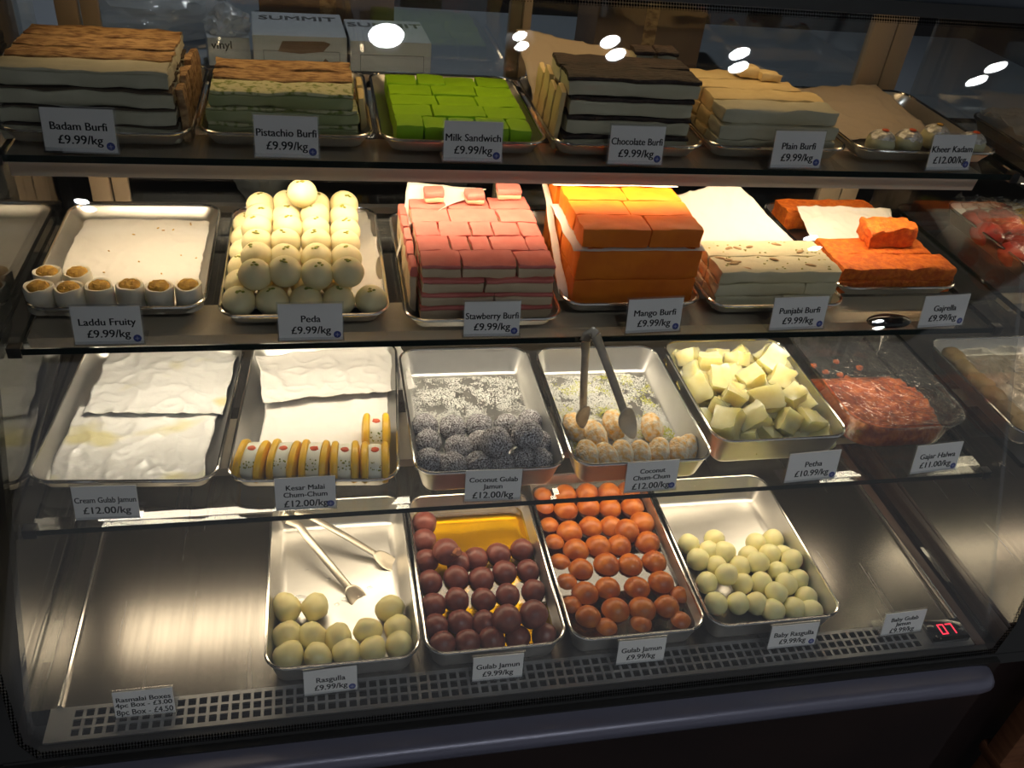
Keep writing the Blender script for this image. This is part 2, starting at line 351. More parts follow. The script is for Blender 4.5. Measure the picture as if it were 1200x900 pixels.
ORD = ['first', 'second', 'third', 'fourth', 'fifth', 'sixth', 'seventh', 'eighth', 'ninth', 'tenth']
def nth(i, n, a='left', b='right'):
    if n == 1: return 'only one'
    if i == 0: return a + 'most'
    if i == n - 1: return b + 'most'
    return ORD[i] + ' from ' + a
def rowname(i, n): return 'front row' if i == 0 else ('back row' if i == n - 1 else ORD[i] + ' row back')

# ------------------------------------------------------------------ the place: floor, ceiling, walls
b = bmesh.new(); box(b, -3.0, 4.8, -4.6, 2.6, -0.80, -0.75); struct(O('floor', b, 'floor', smooth=False))
b = bmesh.new(); box(b, -3.0, 4.8, -4.6, 2.6, 2.10, 2.16); struct(O('ceiling', b, 'ceil', smooth=False))
b = bmesh.new(); box(b, -3.0, 4.8, 2.3, 2.36, -0.75, 2.10); struct(O('wall_back', b, 'wall', smooth=False))
SPOTS = [(0.573, -1.354, 0, 0), (1.032, -1.320, 0.018, -0.052), (1.363, -1.327, 0.043, -0.067), (1.875, -1.356, 0.032, -0.077), (2.983, -1.362, -0.021, -0.087), (-0.678, -2.511, 0.013, -0.065), (2.988, -2.838, 0.10, -0.13), (4.25, -4.14, 0.09, -0.14), (0.35, 1.25, 0, 0)]  # last entry: unseen downlight added to brighten the staff counter
for i, (x, y, dx, dy) in enumerate(SPOTS):
    t = empty('downlight', (x, y, 2.10))
    tag(t, ('added unseen ceiling downlight brightening the staff counter behind the case' if y > 0 else 'single bright round ceiling downlight, leftmost in the front glass reflection' if i == 0 else 'twin recessed ceiling downlight mirrored in the glass, %s of the twins' % nth(i - 1, len(SPOTS) - 2)), 'ceiling light', 'shop downlights')
    for k, (ax, ay) in enumerate(((0, 0), (dx, dy)) if dx else ((0, 0),)):
        rl = 0.060 if i == 0 else min(0.034, 0.42 * math.hypot(dx, dy)) if dx else 0.03
        b = bmesh.new(); lathe(b, [(rl * 1.12, 0.0), (rl * 1.2, -0.004), (rl * 1.12, -0.008), (rl * 1.01, -0.006), (rl, 0.0)], 28); O('trim_ring', b, 'carton', t, (ax, ay, 0))
        b = bmesh.new(); lathe(b, [(0.002, -0.003), (rl - 0.001, -0.004), (rl, -0.001)], 24); O('lamp_lens', b, 'down', t, (ax, ay, 0))
    ld = bpy.data.lights.new('downlight_beam', 'SPOT'); ld.energy = DOWNLIGHT_WATT * (3.0 if y > 0 else 1.0); ld.spot_size = math.radians(105); ld.spot_blend = 0.6; ld.shadow_soft_size = 0.05; ld.color = (0.95, 0.98, 1.0)
    lo = bpy.data.objects.new('downlight_beam', ld); COL.objects.link(lo); lo.parent = t; lo.location = (0, 0, -0.02)

# ------------------------------------------------------------------ the case body
case = empty('display_case')
tag(case, 'refrigerated glass sweet counter with steel deck, dark base and slate bumper rail', 'display case')
b = bmesh.new(); box(b, -0.02, 1.232, 0.045, 0.62, -0.03, 0.0); O('deck', b, 'deck', case, smooth=False)
for x in (0.014, 1.229):
    b = bmesh.new(); tube(b, [(x, 0.045, 0.003), (x, 0.61, 0.003)], 0.0032, 8); O('deck_edging_rod', b, 'rim', case)
# punched air grille along the front
b = bmesh.new(); gx0, gx1, px = 0.030, 1.150, 0.01275; rows = [0.004, 0.0165, 0.029, 0.0415]
box(b, 0.004, gx0, 0.0, 0.045, -0.0015, 0.0015); box(b, gx1, 1.232, 0.0, 0.045, -0.0015, 0.0015)
for y in rows: box(b, gx0, gx1, y - (0.004 if y == rows[0] else 0.0017), y + (0.0035 if y == rows[-1] else 0.0017), -0.0015, 0.0015)
nh = int((gx1 - gx0) / px)
for i in range(nh + 1):
    x = gx0 + i * px; box(b, x - 0.0019, x + 0.0019, 0.0045, 0.041, -0.0014, 0.0014)
O('air_grille', b, 'grille', case, smooth=False)
b = bmesh.new(); box(b, -0.02, 1.25, -0.02, 0.046, -0.05, -0.03); box(b, 0.0, 1.25, -0.012, -0.0005, -0.012, -0.002); O('air_duct', b, 'dark', case, smooth=False)
b = bmesh.new(); bbox(b, 1.236, 1.252, 0.0, 0.62, -0.02, 0.0, 0.002); bbox(b, 1.286, 1.298, 0.0, 0.62, -0.02, 0.006, 0.002); bbox(b, 1.302, 1.308, 0.0, 0.62, -0.02, 0.004, 0.002); O('end_glass_seal', b, 'seal', case)
b = bmesh.new(); box(b, -0.03, 1.30, 0.615, 0.635, -0.03, 0.30); O('rear_panel', b, 'backpanel', case, smooth=False)
b = bmesh.new(); box(b, -0.04, 1.31, 0.02, 0.64, -0.72, -0.03); box(b, -0.04, 1.24, -0.042, 0.02, -0.70, -0.040); O('base', b, 'base', case, smooth=False)
b = bmesh.new(); box(b, -0.06, 1.262, -0.026, -0.016, -0.040, -0.009); O('front_seal', b, 'rubber', case, smooth=False)
b = bmesh.new()   # bumper: a sloping sheet ending in a round rail
prof = [(-0.025, -0.012), (-0.040, -0.0150), (-0.044, -0.0135), (-0.050, -0.014), (-0.057, -0.019), (-0.060, -0.027), (-0.057, -0.035), (-0.050, -0.040), (-0.040, -0.041), (-0.025, -0.038)]
xs = [-0.06, 1.215, 1.232, 1.243, 1.247]; sh = [0, 0, 0.003, 0.009, 0.018]
rs = [[b.verts.new((x, min(-0.02, y + s), z - s * 0.3)) for y, z in prof] for x, s in zip(xs, sh)]
for a, c in zip(rs, rs[1:]):
    for j in range(len(prof)): b.faces.new((a[j], a[(j + 1) % len(prof)], c[(j + 1) % len(prof)], c[j]))
b.faces.new(rs[0]); b.faces.new(rs[-1][::-1]); O('bumper_rail', b, 'bumper', case, angle=50)
b = bmesh.new(); bbox(b, -0.04, 1.31, 0.400, 0.66, 0.772, 0.80, 0.006); bbox(b, -0.04, 1.31, 0.385, 0.412, 0.764, 0.80, 0.006); O('canopy', b, 'frame', case)
b = bmesh.new(); box(b, -0.055, -0.04, 0.0, 0.64, -0.03, 0.77); O('dark_backing', b, 'dark', case, smooth=False)  # added black backing that keeps the view beyond the left glass dark
# temperature display
t = case
b = bmesh.new(); bbox(b, 1.168, 1.226, 0.006, 0.040, 0.0016, 0.011, 0.0015); d = O('temperature_display', b, 'glossblack', case); d['label'] = 'black temperature display with red digits'
SEG = {'0': 'abcdef', '7': 'abc'}
b = bmesh.new()
for k, ch in enumerate('07'):
    ox, oy, sw, sh_ = 1.186 + k * 0.0135, 0.0150, 0.0085, 0.0155
    S = {'a': (0, sh_, sw, sh_), 'b': (sw, sh_ / 2, sw, sh_), 'c': (sw, 0, sw, sh_ / 2), 'd': (0, 0, sw, 0), 'e': (0, 0, 0, sh_ / 2), 'f': (0, sh_ / 2, 0, sh_)}
    for q in SEG[ch]:
        x0, y0, x1, y1 = S[q]; box(b, ox + x0 - 0.0008, ox + x1 + 0.0008, oy + y0 - 0.0008, oy + y1 + 0.0008, 0.0110, 0.0114)
O('digits', b, 'red_led', d, smooth=False)
b = bmesh.new(); lathe(b, [(0.0022, 0.0110), (0.0022, 0.0122)], 10); O('button', b, 'grille', d, loc=(1.220, 0.020, 0))

# glass: leaning front pane, end panes
def front_y(z): return 0.514 * z - 0.011
def lean(b, x0, x1, z0, z1, t=0.006, off=0.0):
    n = Vector((0, -1, 0.514)).normalized()
    vs = []
    for dn in (0, t):
        for z in (z0, z1):
            for x in (x0, x1): vs.append(b.verts.new(Vector((x, front_y(z), z)) + n * (off - dn)))
    for f in ((0, 1, 3, 2), (5, 4, 6, 7), (0, 4, 5, 1), (2, 3, 7, 6), (1, 5, 7, 3), (0, 2, 6, 4)): b.faces.new([vs[i] for i in f])
gp = empty('front_glass'); tag(gp, 'leaning clear front glass of the sweet counter with black dotted border', 'glass')
b = bmesh.new(); lean(b, -0.045, 1.335, -0.006, 0.762, 0.014); O('pane', b, 'front', gp, smooth=False)
def lpoly(b, pts, off):
    n = Vector((0, -1, 0.514)).normalized(); fr = [b.verts.new(Vector((x, front_y(z), z)) + n * off) for x, z in pts]; bk = [b.verts.new(Vector((x, front_y(z), z)) + n * (off - 0.0006)) for x, z in pts]
    b.faces.new(fr); b.faces.new(bk[::-1])
    for i in range(len(pts)): b.faces.new((fr[i], bk[i], bk[(i + 1) % len(pts)], fr[(i + 1) % len(pts)]))
b = bmesh.new(); lean(b, -0.035, 1.325, -0.020, -0.006, 0.0008, 0.001); lpoly(b, [(-0.075, 0.762), (-0.040, 0.762), (-0.040, 0.12), (-0.018, 0.012), (0.002, -0.007), (-0.075, -0.007)], 0.001)
lpoly(b, [(1.335, 0.762), (1.320, 0.762), (1.320, 0.105), (1.288, 0.030), (1.257, -0.007), (1.335, -0.007)], 0.001); lean(b, -0.035, 1.325, 0.753, 0.768, 0.0008, 0.001)
O('black_border', b, 'rubber', gp, smooth=False)
b = bmesh.new(); lean(b, 0.004, 1.255, -0.006, 0.002, 0.0004, 0.0008); lpoly(b, [(-0.040, 0.745), (-0.034, 0.745), (-0.034, 0.12), (-0.012, 0.013), (0.004, 0.002), (0.002, -0.006), (-0.018, 0.012), (-0.040, 0.12)], 0.0008)
lpoly(b, [(1.320, 0.745), (1.314, 0.745), (1.314, 0.105), (1.282, 0.032), (1.255, 0.002), (1.257, -0.006), (1.288, 0.030), (1.320, 0.105)], 0.0008); lean(b, -0.03, 1.310, 0.745, 0.753, 0.0004, 0.0008)
O('dotted_border', b, 'frit', gp, smooth=False)
def endpane(name, x0, x1, lab):
    b = bmesh.new(); vs = []
    for x in (x0, x1):
        for y, z in ((0.012, 0.001), (0.612, 0.001), (0.612, 0.77), (0.405, 0.765)): vs.append(b.verts.new((x, y, z)))
    for f in ((0, 1, 2, 3), (7, 6, 5, 4), (0, 4, 5, 1), (1, 5, 6, 2), (2, 6, 7, 3), (3, 7, 4, 0)): b.faces.new([vs[i] for i in f])
    tag(O(name, b, 'side', smooth=False), lab, 'glass', 'end panes of the counter')
endpane('end_glass', -0.014, -0.008, 'reflective glass end pane closing the left side of the counter')
endpane('end_glass', 1.258, 1.264, 'glass end pane closing the right side of the counter before the neighbouring case')

# glass shelves, their brackets, their lamp channels
def shelf(name, z, f, back, lab, fx, led, tilt):
    t = empty(name, (0, 0, z)); tag(t, lab, 'shelf', 'glass shelves of the counter')
    b = bmesh.new(); th = 0.008
    vs = box(b, 0.004, 1.249, f, back, -th, 0)
    for fc in b.faces:
        n = fc.normal if fc.normal.length else None
        fc.normal_update()
        if abs(fc.normal.z) < 0.5: fc.material_index = 1
    O('glass_pane', b, ['shelf', 'edge'], t, smooth=False)
    for x0, x1 in ((-0.006, 0.009), (1.244, 1.257)):
        for ya, yb in ((f - 0.001, f + 0.012), (back - 0.02, back)):
            b = bmesh.new(); bbox(b, x0, x1, ya, yb, -0.012, 0.0015, 0.001); O('corner_bracket', b, 'rubber', t)
    b = bmesh.new(); box(b, 0.0, 1.25, back, back + 0.012, -0.012, 0.010); O('rear_rail', b, 'backpanel', t, smooth=False)
    y0, y1, h = fx     # lamp channel below the glass
    b = bmesh.new(); zt = -0.0085
    pr = [(y0, zt), (y1, zt), (y1, zt - h * 0.25), (y1 - 0.004, zt - h * 0.25), (y1 - 0.034, zt - h * 0.97), (y0 + 0.004, zt - h)]
    if tilt == 0: pr[3], pr[4] = (y1 - 0.003, zt - h * 0.9), (y0 + 0.016, zt - h * 0.9); pr[2] = (y1, zt - h * 0.9)
    ra = [b.verts.new((0.006, y, z_)) for y, z_ in pr]; rb = [b.verts.new((1.214, y, z_)) for y, z_ in pr]
    for j in range(len(pr)): b.faces.new((ra[j], ra[(j + 1) % len(pr)], rb[(j + 1) % len(pr)], rb[j]))
    b.faces.new(ra[::-1]); b.faces.new(rb); O('lamp_channel', b, 'fixture', t, smooth=False)
    b = bmesh.new(); p, q = Vector((0, pr[4][0] + 0.003, pr[4][1])), Vector((0, pr[3][0] - 0.003, pr[3][1])); n = Vector((0, (p.z - q.z) * -1, 0)); d = (q - p); nn = Vector((0, d.z, -d.y)).normalized() * 0.0015
    vs = [b.verts.new((x, v.y, v.z)) for x in (0.02, 1.20) for v in (p, q, q + nn, p + nn)]
    for fcs in ((0, 1, 2, 3), (7, 6, 5, 4), (0, 4, 5, 1), (1, 5, 6, 2), (2, 6, 7, 3), (3, 7, 4, 0)): b.faces.new([vs[i] for i in fcs])
    O('lamp_strip', b, 'led_' + led, t, smooth=False)
    return t
shelf('glass_shelf', Z1, F1, 0.605, 'topmost glass shelf carrying the badam, pistachio and chocolate burfi trays', (0.345, 0.415, 0.026), 'one', 1)
shelf('glass_shelf', Z2, F2, 0.575, 'middle glass shelf carrying the laddu, peda and strawberry burfi trays', (0.268, 0.335, 0.016), 'two', 1)
shelf('glass_shelf', Z3, F3, 0.520, 'lowest glass shelf carrying the paper-lined trays and coconut sweets', (0.235, 0.335, 0.016), 'three', 0)
cl = empty('canopy_lamp', (0, 0.47, 0.772)); tag(cl, 'dim warm lamp strip under the canopy above the topmost shelf', 'lamp')
b = bmesh.new(); box(b, 0.03, 1.21, -0.02, 0.02, -0.012, 0.0); O('lamp_channel', b, 'fixture', cl, smooth=False)
b = bmesh.new(); box(b, 0.04, 1.20, -0.016, 0.016, -0.0145, -0.012); O('lamp_strip', b, 'led_top', cl, smooth=False)

# sliding rear doors
def door(n, x0, x1, y, posts):
    d = struct(empty('door_%d' % n, (0, y, 0)))
    b = bmesh.new(); bbox(b, x0, x1, -0.004, 0.004, 0.30, 0.325, 0.002); O('bottom_rail', b, 'backpanel', d)
    b = bmesh.new(); bbox(b, x0, x1, -0.004, 0.004, 0.745, 0.77, 0.002); O('top_rail', b, 'post', d)
    for a, c in posts:
        b = bmesh.new(); bbox(b, a, a + (c - a) * 0.52, -0.010, 0.006, 0.30, 0.77, 0.002); bbox(b, a + (c - a) * 0.57, c, -0.006, 0.006, 0.30, 0.77, 0.002); O('stile', b, 'post', d)
    b = bmesh.new(); box(b, x0 + 0.01, x1 - 0.01, -0.002, 0.002, 0.31, 0.76); O('glass_pane', b, 'doorglass', d, smooth=False)
door(1, 0.015, 0.632, 0.626, [(0.015, 0.066)])
door(2, 0.600, 1.245, 0.640, [(0.604, 0.636), (1.170, 1.245)])

# ------------------------------------------------------------------ behind the case
t = empty('back_counter', (0, 0, 0)); tag(t, 'grey work counter behind the sweet case carrying cartons', 'counter')
b = bmesh.new(); bbox(b, -0.6, 1.9, 0.76, 1.35, 0.465, 0.495, 0.004); O('worktop', b, 'counter', t)
b = bmesh.new(); box(b, -0.6, 1.9, 0.80, 1.35, 0.20, 0.215); O('lower_shelf', b, 'wall', t, smooth=False)
for x in (-0.58, 0.55, 1.86):
    b = bmesh.new(); box(b, x, x + 0.04, 0.80, 1.33, -0.75, 0.465); O('support', b, 'wall', t, smooth=False)
def carton(x, y, z, sx, sy, sz, rz, lab, lid=None, face=None, opening=True):
    t = empty('carton', (x, y, z), (0, 0, rz)); tag(t, lab, 'box', 'cartons on the back counter')
    b = bmesh.new(); bbox(b, 0, sx, 0, sy, 0, sz, 0.002); O('carton_body', b, 'carton', t)
    if lid:
        me = text_me(lid, 0.036, 0.0006, 'print'); link('lettering', me, t, (sx / 2, sy * 0.72, sz + 0.0006), (0, 0, 0))
    b = bmesh.new(); fx0, fx1, fz0, fz1 = 0.016, sx - 0.012, 0.008, sz * 0.62; u = 0.0008
    for q in ((fx0, fx1, fz0, fz0 + u), (fx0, fx1, fz1 - u, fz1), (fx0, fx0 + u, fz0, fz1), (fx1 - u, fx1, fz0, fz1)): box(b, q[0], q[1], -0.0008, 0.001, q[2], q[3])
    O('printed_frame', b, 'print', t, smooth=False)
    if face:
        me = text_me(face, 0.0085, 0.0001, 'print'); link('lettering', me, t, (sx * 0.42, -0.0008, sz * 0.22), (PI / 2, 0, 0))
    if opening:
        b = bmesh.new()
        for pts in ([(0.035, 0.9), (0.045, 0.62), (0.13, 0.55), (0.105, 0.86)], ):
            x0 = sx * 0.26; x1 = sx * 0.82
            P = [(x0, sz * 0.60), (x0 + 0.008, sz * 0.86), (x1 - 0.01, sz * 0.88), (x1, sz * 0.82), (x1 - 0.012, sz * 0.62), (sx * 0.5, sz * 0.55)]
            f = [b.verts.new((p[0], -0.0012, p[1])) for p in P]; g = [b.verts.new((p[0], 0.002, p[1])) for p in P]
            b.faces.new(f)
            for i in range(len(P)): b.faces.new((f[i], f[(i + 1) % len(P)], g[(i + 1) % len(P)], g[i]))
        P = [(sx * 0.68, sz * 0.16), (sx * 0.76, sz * 0.45), (sx * 0.88, sz * 0.16)]; b.faces.new([b.verts.new((p[0], -0.0012, p[1])) for p in P])
        o = O('torn_opening', b, 'cartonin', t, smooth=False); o['label'] = 'torn brown hand opening'
carton(0.237, 0.865, 0.496, 0.150, 0.14, 0.062, math.radians(3), 'white printed carton with torn opening behind the pistachio burfi', 'SUMMIT', 'PORTIONS')
carton(0.392, 0.872, 0.496, 0.135, 0.13, 0.058, math.radians(3), 'white printed carton right of the torn one behind the milk sandwich', 'SUMMIT', None, False)
t = empty('glove_box', (0.166, 0.88, 0.496), (0, 0, math.radians(8))); tag(t, 'small white box marked vinyl with a plastic bag stuffed in top', 'box')
b = bmesh.new(); bbox(b, 0, 0.066, 0, 0.07, 0, 0.050, 0.0015); O('carton_body', b, 'carton', t)
link('lettering', text_me('vinyl', 0.018, 0.0003), t, (0.022, -0.0006, 0.038), (PI / 2, 0, 0))
b = bmesh.new()
for i in range(9): box(b, 0.030 + i * 0.0016, 0.030 + i * 0.0016 + (0.0006 if i % 2 else 0.001), -0.0006, 0.001, 0.008, 0.015)
O('barcode', b, 'ink', t, smooth=False)
b = bmesh.new(); bmesh.ops.create_icosphere(b, subdivisions=4, radius=1)
for v in b.verts:
    n = v.co.copy(); d = 1 + 0.35 * nz(n, 2.2, 3) + 0.15 * nz(n, 6, 4); v.co = Vector((0.036 + n.x * 0.034 * d, 0.032 + n.y * 0.03 * d, 0.064 + n.z * 0.026 * d))
O('plastic_liner', b, 'bag', t)
def bag(x, y, z, sx, sy, sz, seed, lab):
    b = bmesh.new(); bmesh.ops.create_icosphere(b, subdivisions=4, radius=1)
    for v in b.verts:
        n = v.co.copy(); d = 1 + 0.22 * nz(n, 1.8, seed) + 0.12 * nz(n, 5, seed + 3); zz = n.z * d
        v.co = Vector((n.x * sx * d, n.y * sy * d, max(0.0, sz * 0.5 + zz * sz * 0.55)))
    o = O('plastic_bag', b, 'bag', None, (x, y, z)); tag(o, lab, 'bag', 'plastic bags behind the counter')
bag(0.230, 0.98, 0.216, 0.055, 0.06, 0.17, 11, 'white plastic bag on the dark shelf behind the peda')
bag(0.05, 1.05, 0.496, 0.13, 0.08, 0.10, 15, 'grey plastic bag on counter left of the vinyl box')
def brownbox(x, y, sx, sy, sz, rz, lab):
    t = empty('cardboard_box', (x, y, 0.496), (0, 0, rz)); tag(t, lab, 'box', 'cardboard boxes behind the counter')
    b = bmesh.new(); bbox(b, 0, sx, 0, sy, 0, sz, 0.002); O('carton_body', b, 'cartonin', t)
    b = bmesh.new(); bbox(b, sx * 0.44, sx * 0.56, -0.0006, sy + 0.0006, 0.02, sz + 0.0008, 0.0003); O('sealing_tape', b, 'browntop', t)
brownbox(0.24, 1.06, 0.24, 0.2, 0.10, 0.05, 'brown cardboard box behind the white printed cartons')
brownbox(0.83, 0.95, 0.20, 0.2, 0.16, -0.1, 'tall brown box added for brown reflections behind the chocolate burfi')  # added box that stands in for brown reflections

# ------------------------------------------------------------------ neighbouring case seen through the right end pane
t = empty('neighbouring_case', (0, 0, 0)); tag(t, 'second refrigerated counter beyond the right end pane, seen through the glass', 'display case')
b = bmesh.new(); box(b, 1.312, 1.95, 0.03, 0.62, -0.03, 0.0); O('deck', b, 'deck', t, smooth=False)
b = bmesh.new(); box(b, 1.312, 1.95, 0.03, 0.62, -0.72, -0.03); O('base', b, 'base', t, smooth=False)
b = bmesh.new(); box(b, 1.312, 1.95, 0.60, 0.62, 0.0, 0.36); O('rear_panel', b, 'backpanel', t, smooth=False)
for z, f, nm in ((Z1 - 0.02, 0.33, 0), (Z2, 0.25, 1), (Z3, 0.15, 2)):
    b = bmesh.new(); box(b, 1.318, 1.95, f, 0.598, z - 0.008, z)
    for fc in b.faces:
        fc.normal_update()
        if abs(fc.normal.z) < 0.5: fc.material_index = 1
    O('glass_shelf', b, ['shelf', 'edge'], t, smooth=False)
b = bmesh.new(); box(b, 1.33, 1.94, 0.40, 0.44, Z1 - 0.045, Z1 - 0.0285); box(b, 1.33, 1.94, 0.31, 0.34, Z2 - 0.022, Z2 - 0.0085); box(b, 1.33, 1.94, 0.31, 0.34, Z3 - 0.022, Z3 - 0.0085); O('lamp_channel', b, 'fixture', t, smooth=False)
b = bmesh.new(); box(b, 1.34, 1.93, 0.402, 0.438, Z1 - 0.047, Z1 - 0.045); box(b, 1.34, 1.93, 0.315, 0.338, Z2 - 0.024, Z2 - 0.022); box(b, 1.34, 1.93, 0.315, 0.338, Z3 - 0.024, Z3 - 0.022); O('lamp_strip', b, 'led_three', t, smooth=False)

# wooden chair at the right edge
t = empty('wooden_chair', (1.585, -0.185, -0.75)); tag(t, 'brown wooden chair at the right end in front of the counters', 'chair')
b = bmesh.new(); bbox(b, -0.19, 0.22, -0.2, 0.2, 0.43, 0.455, 0.006); O('seat', b, 'wood', t)
for x, y in ((-0.17, -0.17), (0.2, -0.17)):
    b = bmesh.new(); bbox(b, x - 0.018, x + 0.018, y - 0.018, y + 0.018, 0, 0.43, 0.003); O('leg', b, 'wood', t)
for x in (-0.17, 0.2):
    b = bmesh.new(); bbox(b, x - 0.018, x + 0.018, 0.152, 0.188, 0, 0.76, 0.003); O('leg', b, 'wood', t)
for k in range(4):
    b = bmesh.new(); bbox(b, -0.175, 0.205, 0.160, 0.180, 0.50 + k * 0.065, 0.535 + k * 0.065, 0.003); O('back_slat', b, 'wood', t)

# ------------------------------------------------------------------ trays
def tray(x0, x1, y0, y1, z, h, lab, group, inset=0.012, r=0.026, rz=0.0, lip=0.0025, name='steel_tray'):
    cx, cy = (x0 + x1) / 2, (y0 + y1) / 2; hx, hy = (x1 - x0) / 2 - lip, (y1 - y0) / 2 - lip
    t = empty(name, (cx, cy, z + 0.0004), (0, 0, rz)); tag(t, lab, 'tray', group)
    b = bmesh.new()
    rings(b, hx, hy, r, [(-inset - 0.004, 0.0), (-inset - 0.0005, 0.0012), (-inset + 0.002, 0.005), (-0.0006, h - 0.001), (0.0, h),
                         (-0.0016, h), (-0.0022, h - 0.002), (-inset + 0.0006, 0.007), (-inset - 0.003, 0.0032), (-inset - 0.009, 0.0018)])
    O('pan', b, 'tray', t, angle=60)
    b = bmesh.new(); tube(b, [(x, y, h) for x, y in rrect(hx, hy, r, 8)], 0.0022, 8, True); O('rim', b, 'rim', t)
    return t
GD, G3, G2, G1 = 'deep steel trays on the steel deck', 'steel trays on the lowest glass shelf', 'shallow steel trays on the middle glass shelf', 'shallow steel trays on the topmost glass shelf'
tray(0.249, 0.443, 0.0365, 0.330, 0, 0.043, 'deep steel tray on the deck holding pale rasgulla and tongs', GD)
tray(0.446, 0.634, 0.0365, 0.325, 0, 0.043, 'deep steel tray holding dark gulab jamun in yellow syrup', GD)
tray(0.637, 0.829, 0.0370, 0.358, 0, 0.043, 'deep steel tray holding orange gulab jamun in syrup', GD)
tray(0.832, 1.034, 0.0380, 0.330, 0, 0.043, 'deep steel tray holding a heap of small cream baby rasgulla', GD)
tray(-0.004, 0.214, 0.184, 0.480, Z3, 0.022, 'shallow steel tray lined with empty greasy paper, far left of lowest shelf', G3, rz=math.radians(-4))
tray(0.222, 0.432, 0.168, 0.474, Z3, 0.022, 'shallow steel tray lined with paper holding yellow kesar sweets', G3, rz=math.radians(-4))
tray(0.437, 0.631, 0.1475, 0.420, Z3, 0.041, 'deep steel tray of coconut rolled dark balls on lowest shelf', G3)
tray(0.638, 0.832, 0.1475, 0.415, Z3, 0.041, 'deep steel tray of coconut chum-chum with tongs on lowest shelf', G3)
tray(0.838, 1.040, 0.172, 0.415, Z3, 0.048, 'deep steel tray heaped with pale petha cubes on lowest shelf', G3)
tray(0.000, 0.200, 0.284, 0.562, Z2, 0.018, 'shallow steel tray of laddu fruity lined with paper, far left of middle shelf', G2)
tray(0.213, 0.415, 0.262, 0.556, Z2, 0.018, 'shallow steel tray under the cream peda balls', G2)
tray(0.430, 0.628, 0.246, 0.545, Z2, 0.018, 'shallow steel tray under the pink strawberry burfi stack', G2)
tray(0.634, 0.826, 0.278, 0.555, Z2, 0.018, 'shallow steel tray under the orange mango burfi stack', G2)
tray(0.832, 1.032, 0.268, 0.555, Z2, 0.018, 'shallow steel tray under the cream punjabi burfi', G2)
tray(1.038, 1.236, 0.310, 0.590, Z2, 0.018, 'shallow steel tray under the carrot gajrella blocks', G2)
tray(-0.004, 0.200, 0.343, 0.590, Z1, 0.018, 'shallow steel tray under the badam burfi, far left of topmost shelf', G1)
tray(0.203, 0.400, 0.348, 0.590, Z1, 0.018, 'shallow steel tray under the pistachio burfi', G1)
tray(0.404, 0.606, 0.341, 0.590, Z1, 0.018, 'shallow steel tray holding the bright green milk sandwich pieces', G1)
tray(0.610, 0.810, 0.342, 0.600, Z1, 0.018, 'shallow steel tray under the chocolate burfi stack', G1)
tray(0.814, 1.012, 0.346, 0.600, Z1, 0.018, 'shallow steel tray under the plain burfi', G1)
tray(1.022, 1.238, 0.346, 0.600, Z1, 0.018, 'shallow steel tray with paper and silver topped balls, far right of topmost shelf', G1)
GN = 'trays in the neighbouring case'
tray(1.365, 1.575, 0.31, 0.575, Z2, 0.03, 'steel tray of candied fruit wrapped in film beyond the right end pane', GN)
tray(1.318, 1.540, 0.175, 0.43, Z3, 0.03, 'steel tray of brown rolls under film beyond the right end pane', GN)
tray(1.330, 1.540, 0.345, 0.56, Z1 - 0.02, 0.022, 'film covered steel tray on upper shelf beyond the right end pane', GN)

# ------------------------------------------------------------------ price cards
def price(x0, x1, y, z, lines, lab, sizes=(0.0118, 0.0132), hgt=0.047, rz=0.0, lean_=10, dotx=True, dim=False):
    wd = x1 - x0; t = empty('price_card', ((x0 + x1) / 2, y, z + 0.0002), (0, 0, math.radians(rz))); tag(t, lab, 'price card', 'price cards along the shelf fronts')
    b = bmesh.new(); a = math.radians(lean_); hw = wd / 2 + 0.001; th = 0.0012
    # folded acrylic holder: foot, front lip, leaning back
    bbox(b, -hw, hw, -0.001, 0.028, 0.0, th, 0.0004)
    rot = Matrix.Rotation(-a, 3, 'X'); pv = Vector((0, 0, 0))
    t1 = bmesh.new(); box(t1, -hw, hw, 0.0010, 0.0020, 0.0005, hgt + 0.002, 0, rot, pv); box(t1, -hw, hw, -0.0022, -0.0014, 0.0005, 0.006, 0, rot, pv); merge(b, t1)
    O('acrylic_holder', b, 'acrylic', t, smooth=False)
    b = bmesh.new(); box(b, -wd / 2 + 0.0008, wd / 2 - 0.0008, -0.0004, 0.0006, 0.002, hgt, 0, rot, pv); c = O('card', b, 'card', t, smooth=False)
    rx = PI / 2 - a; n = len(lines); zc = {2: [0.60, 0.30], 3: [0.70, 0.49, 0.22]}[n]
    for i, s in enumerate(lines):
        sz = sizes[1] if i == n - 1 else sizes[0]; 
        if n == 3 and sizes[1] > 0.011 and i < 2: sz = 0.0098
        me = text_me(s, sz, 0.00026); ww = max(v.co.x for v in me.vertices) - min(v.co.x for v in me.vertices); k = min(1.0, wd * 0.93 / ww); zz = hgt * zc[i]
        p = rot @ Vector((0, -0.0006, zz)); l_ = link('lettering', me, c, p, (rx, 0, 0)); l_.scale = (k, 1 if k > 0.8 else 0.9, 1)
    if dotx:
        b = bmesh.new(); lathe(b, [(0.0044, 0), (0.0044, 0.0003)], 14); dm = 0
        p = rot @ Vector((wd / 2 - 0.0070, -0.0005, 0.0085)); s = O('round_sticker', b, 'dot', t, p, (rx, 0, 0), smooth=False)
        b = bmesh.new(); box(b, -0.0022, 0.0022, -0.0004, 0.0004, 0.0003, 0.0005); box(b, -0.0004, 0.0004, -0.0022, 0.0022, 0.0003, 0.0005); O('sticker_mark', b, 'dotmark', s, smooth=False)
    return t
P1, P2, P3 = 'price card reading ', '', ''
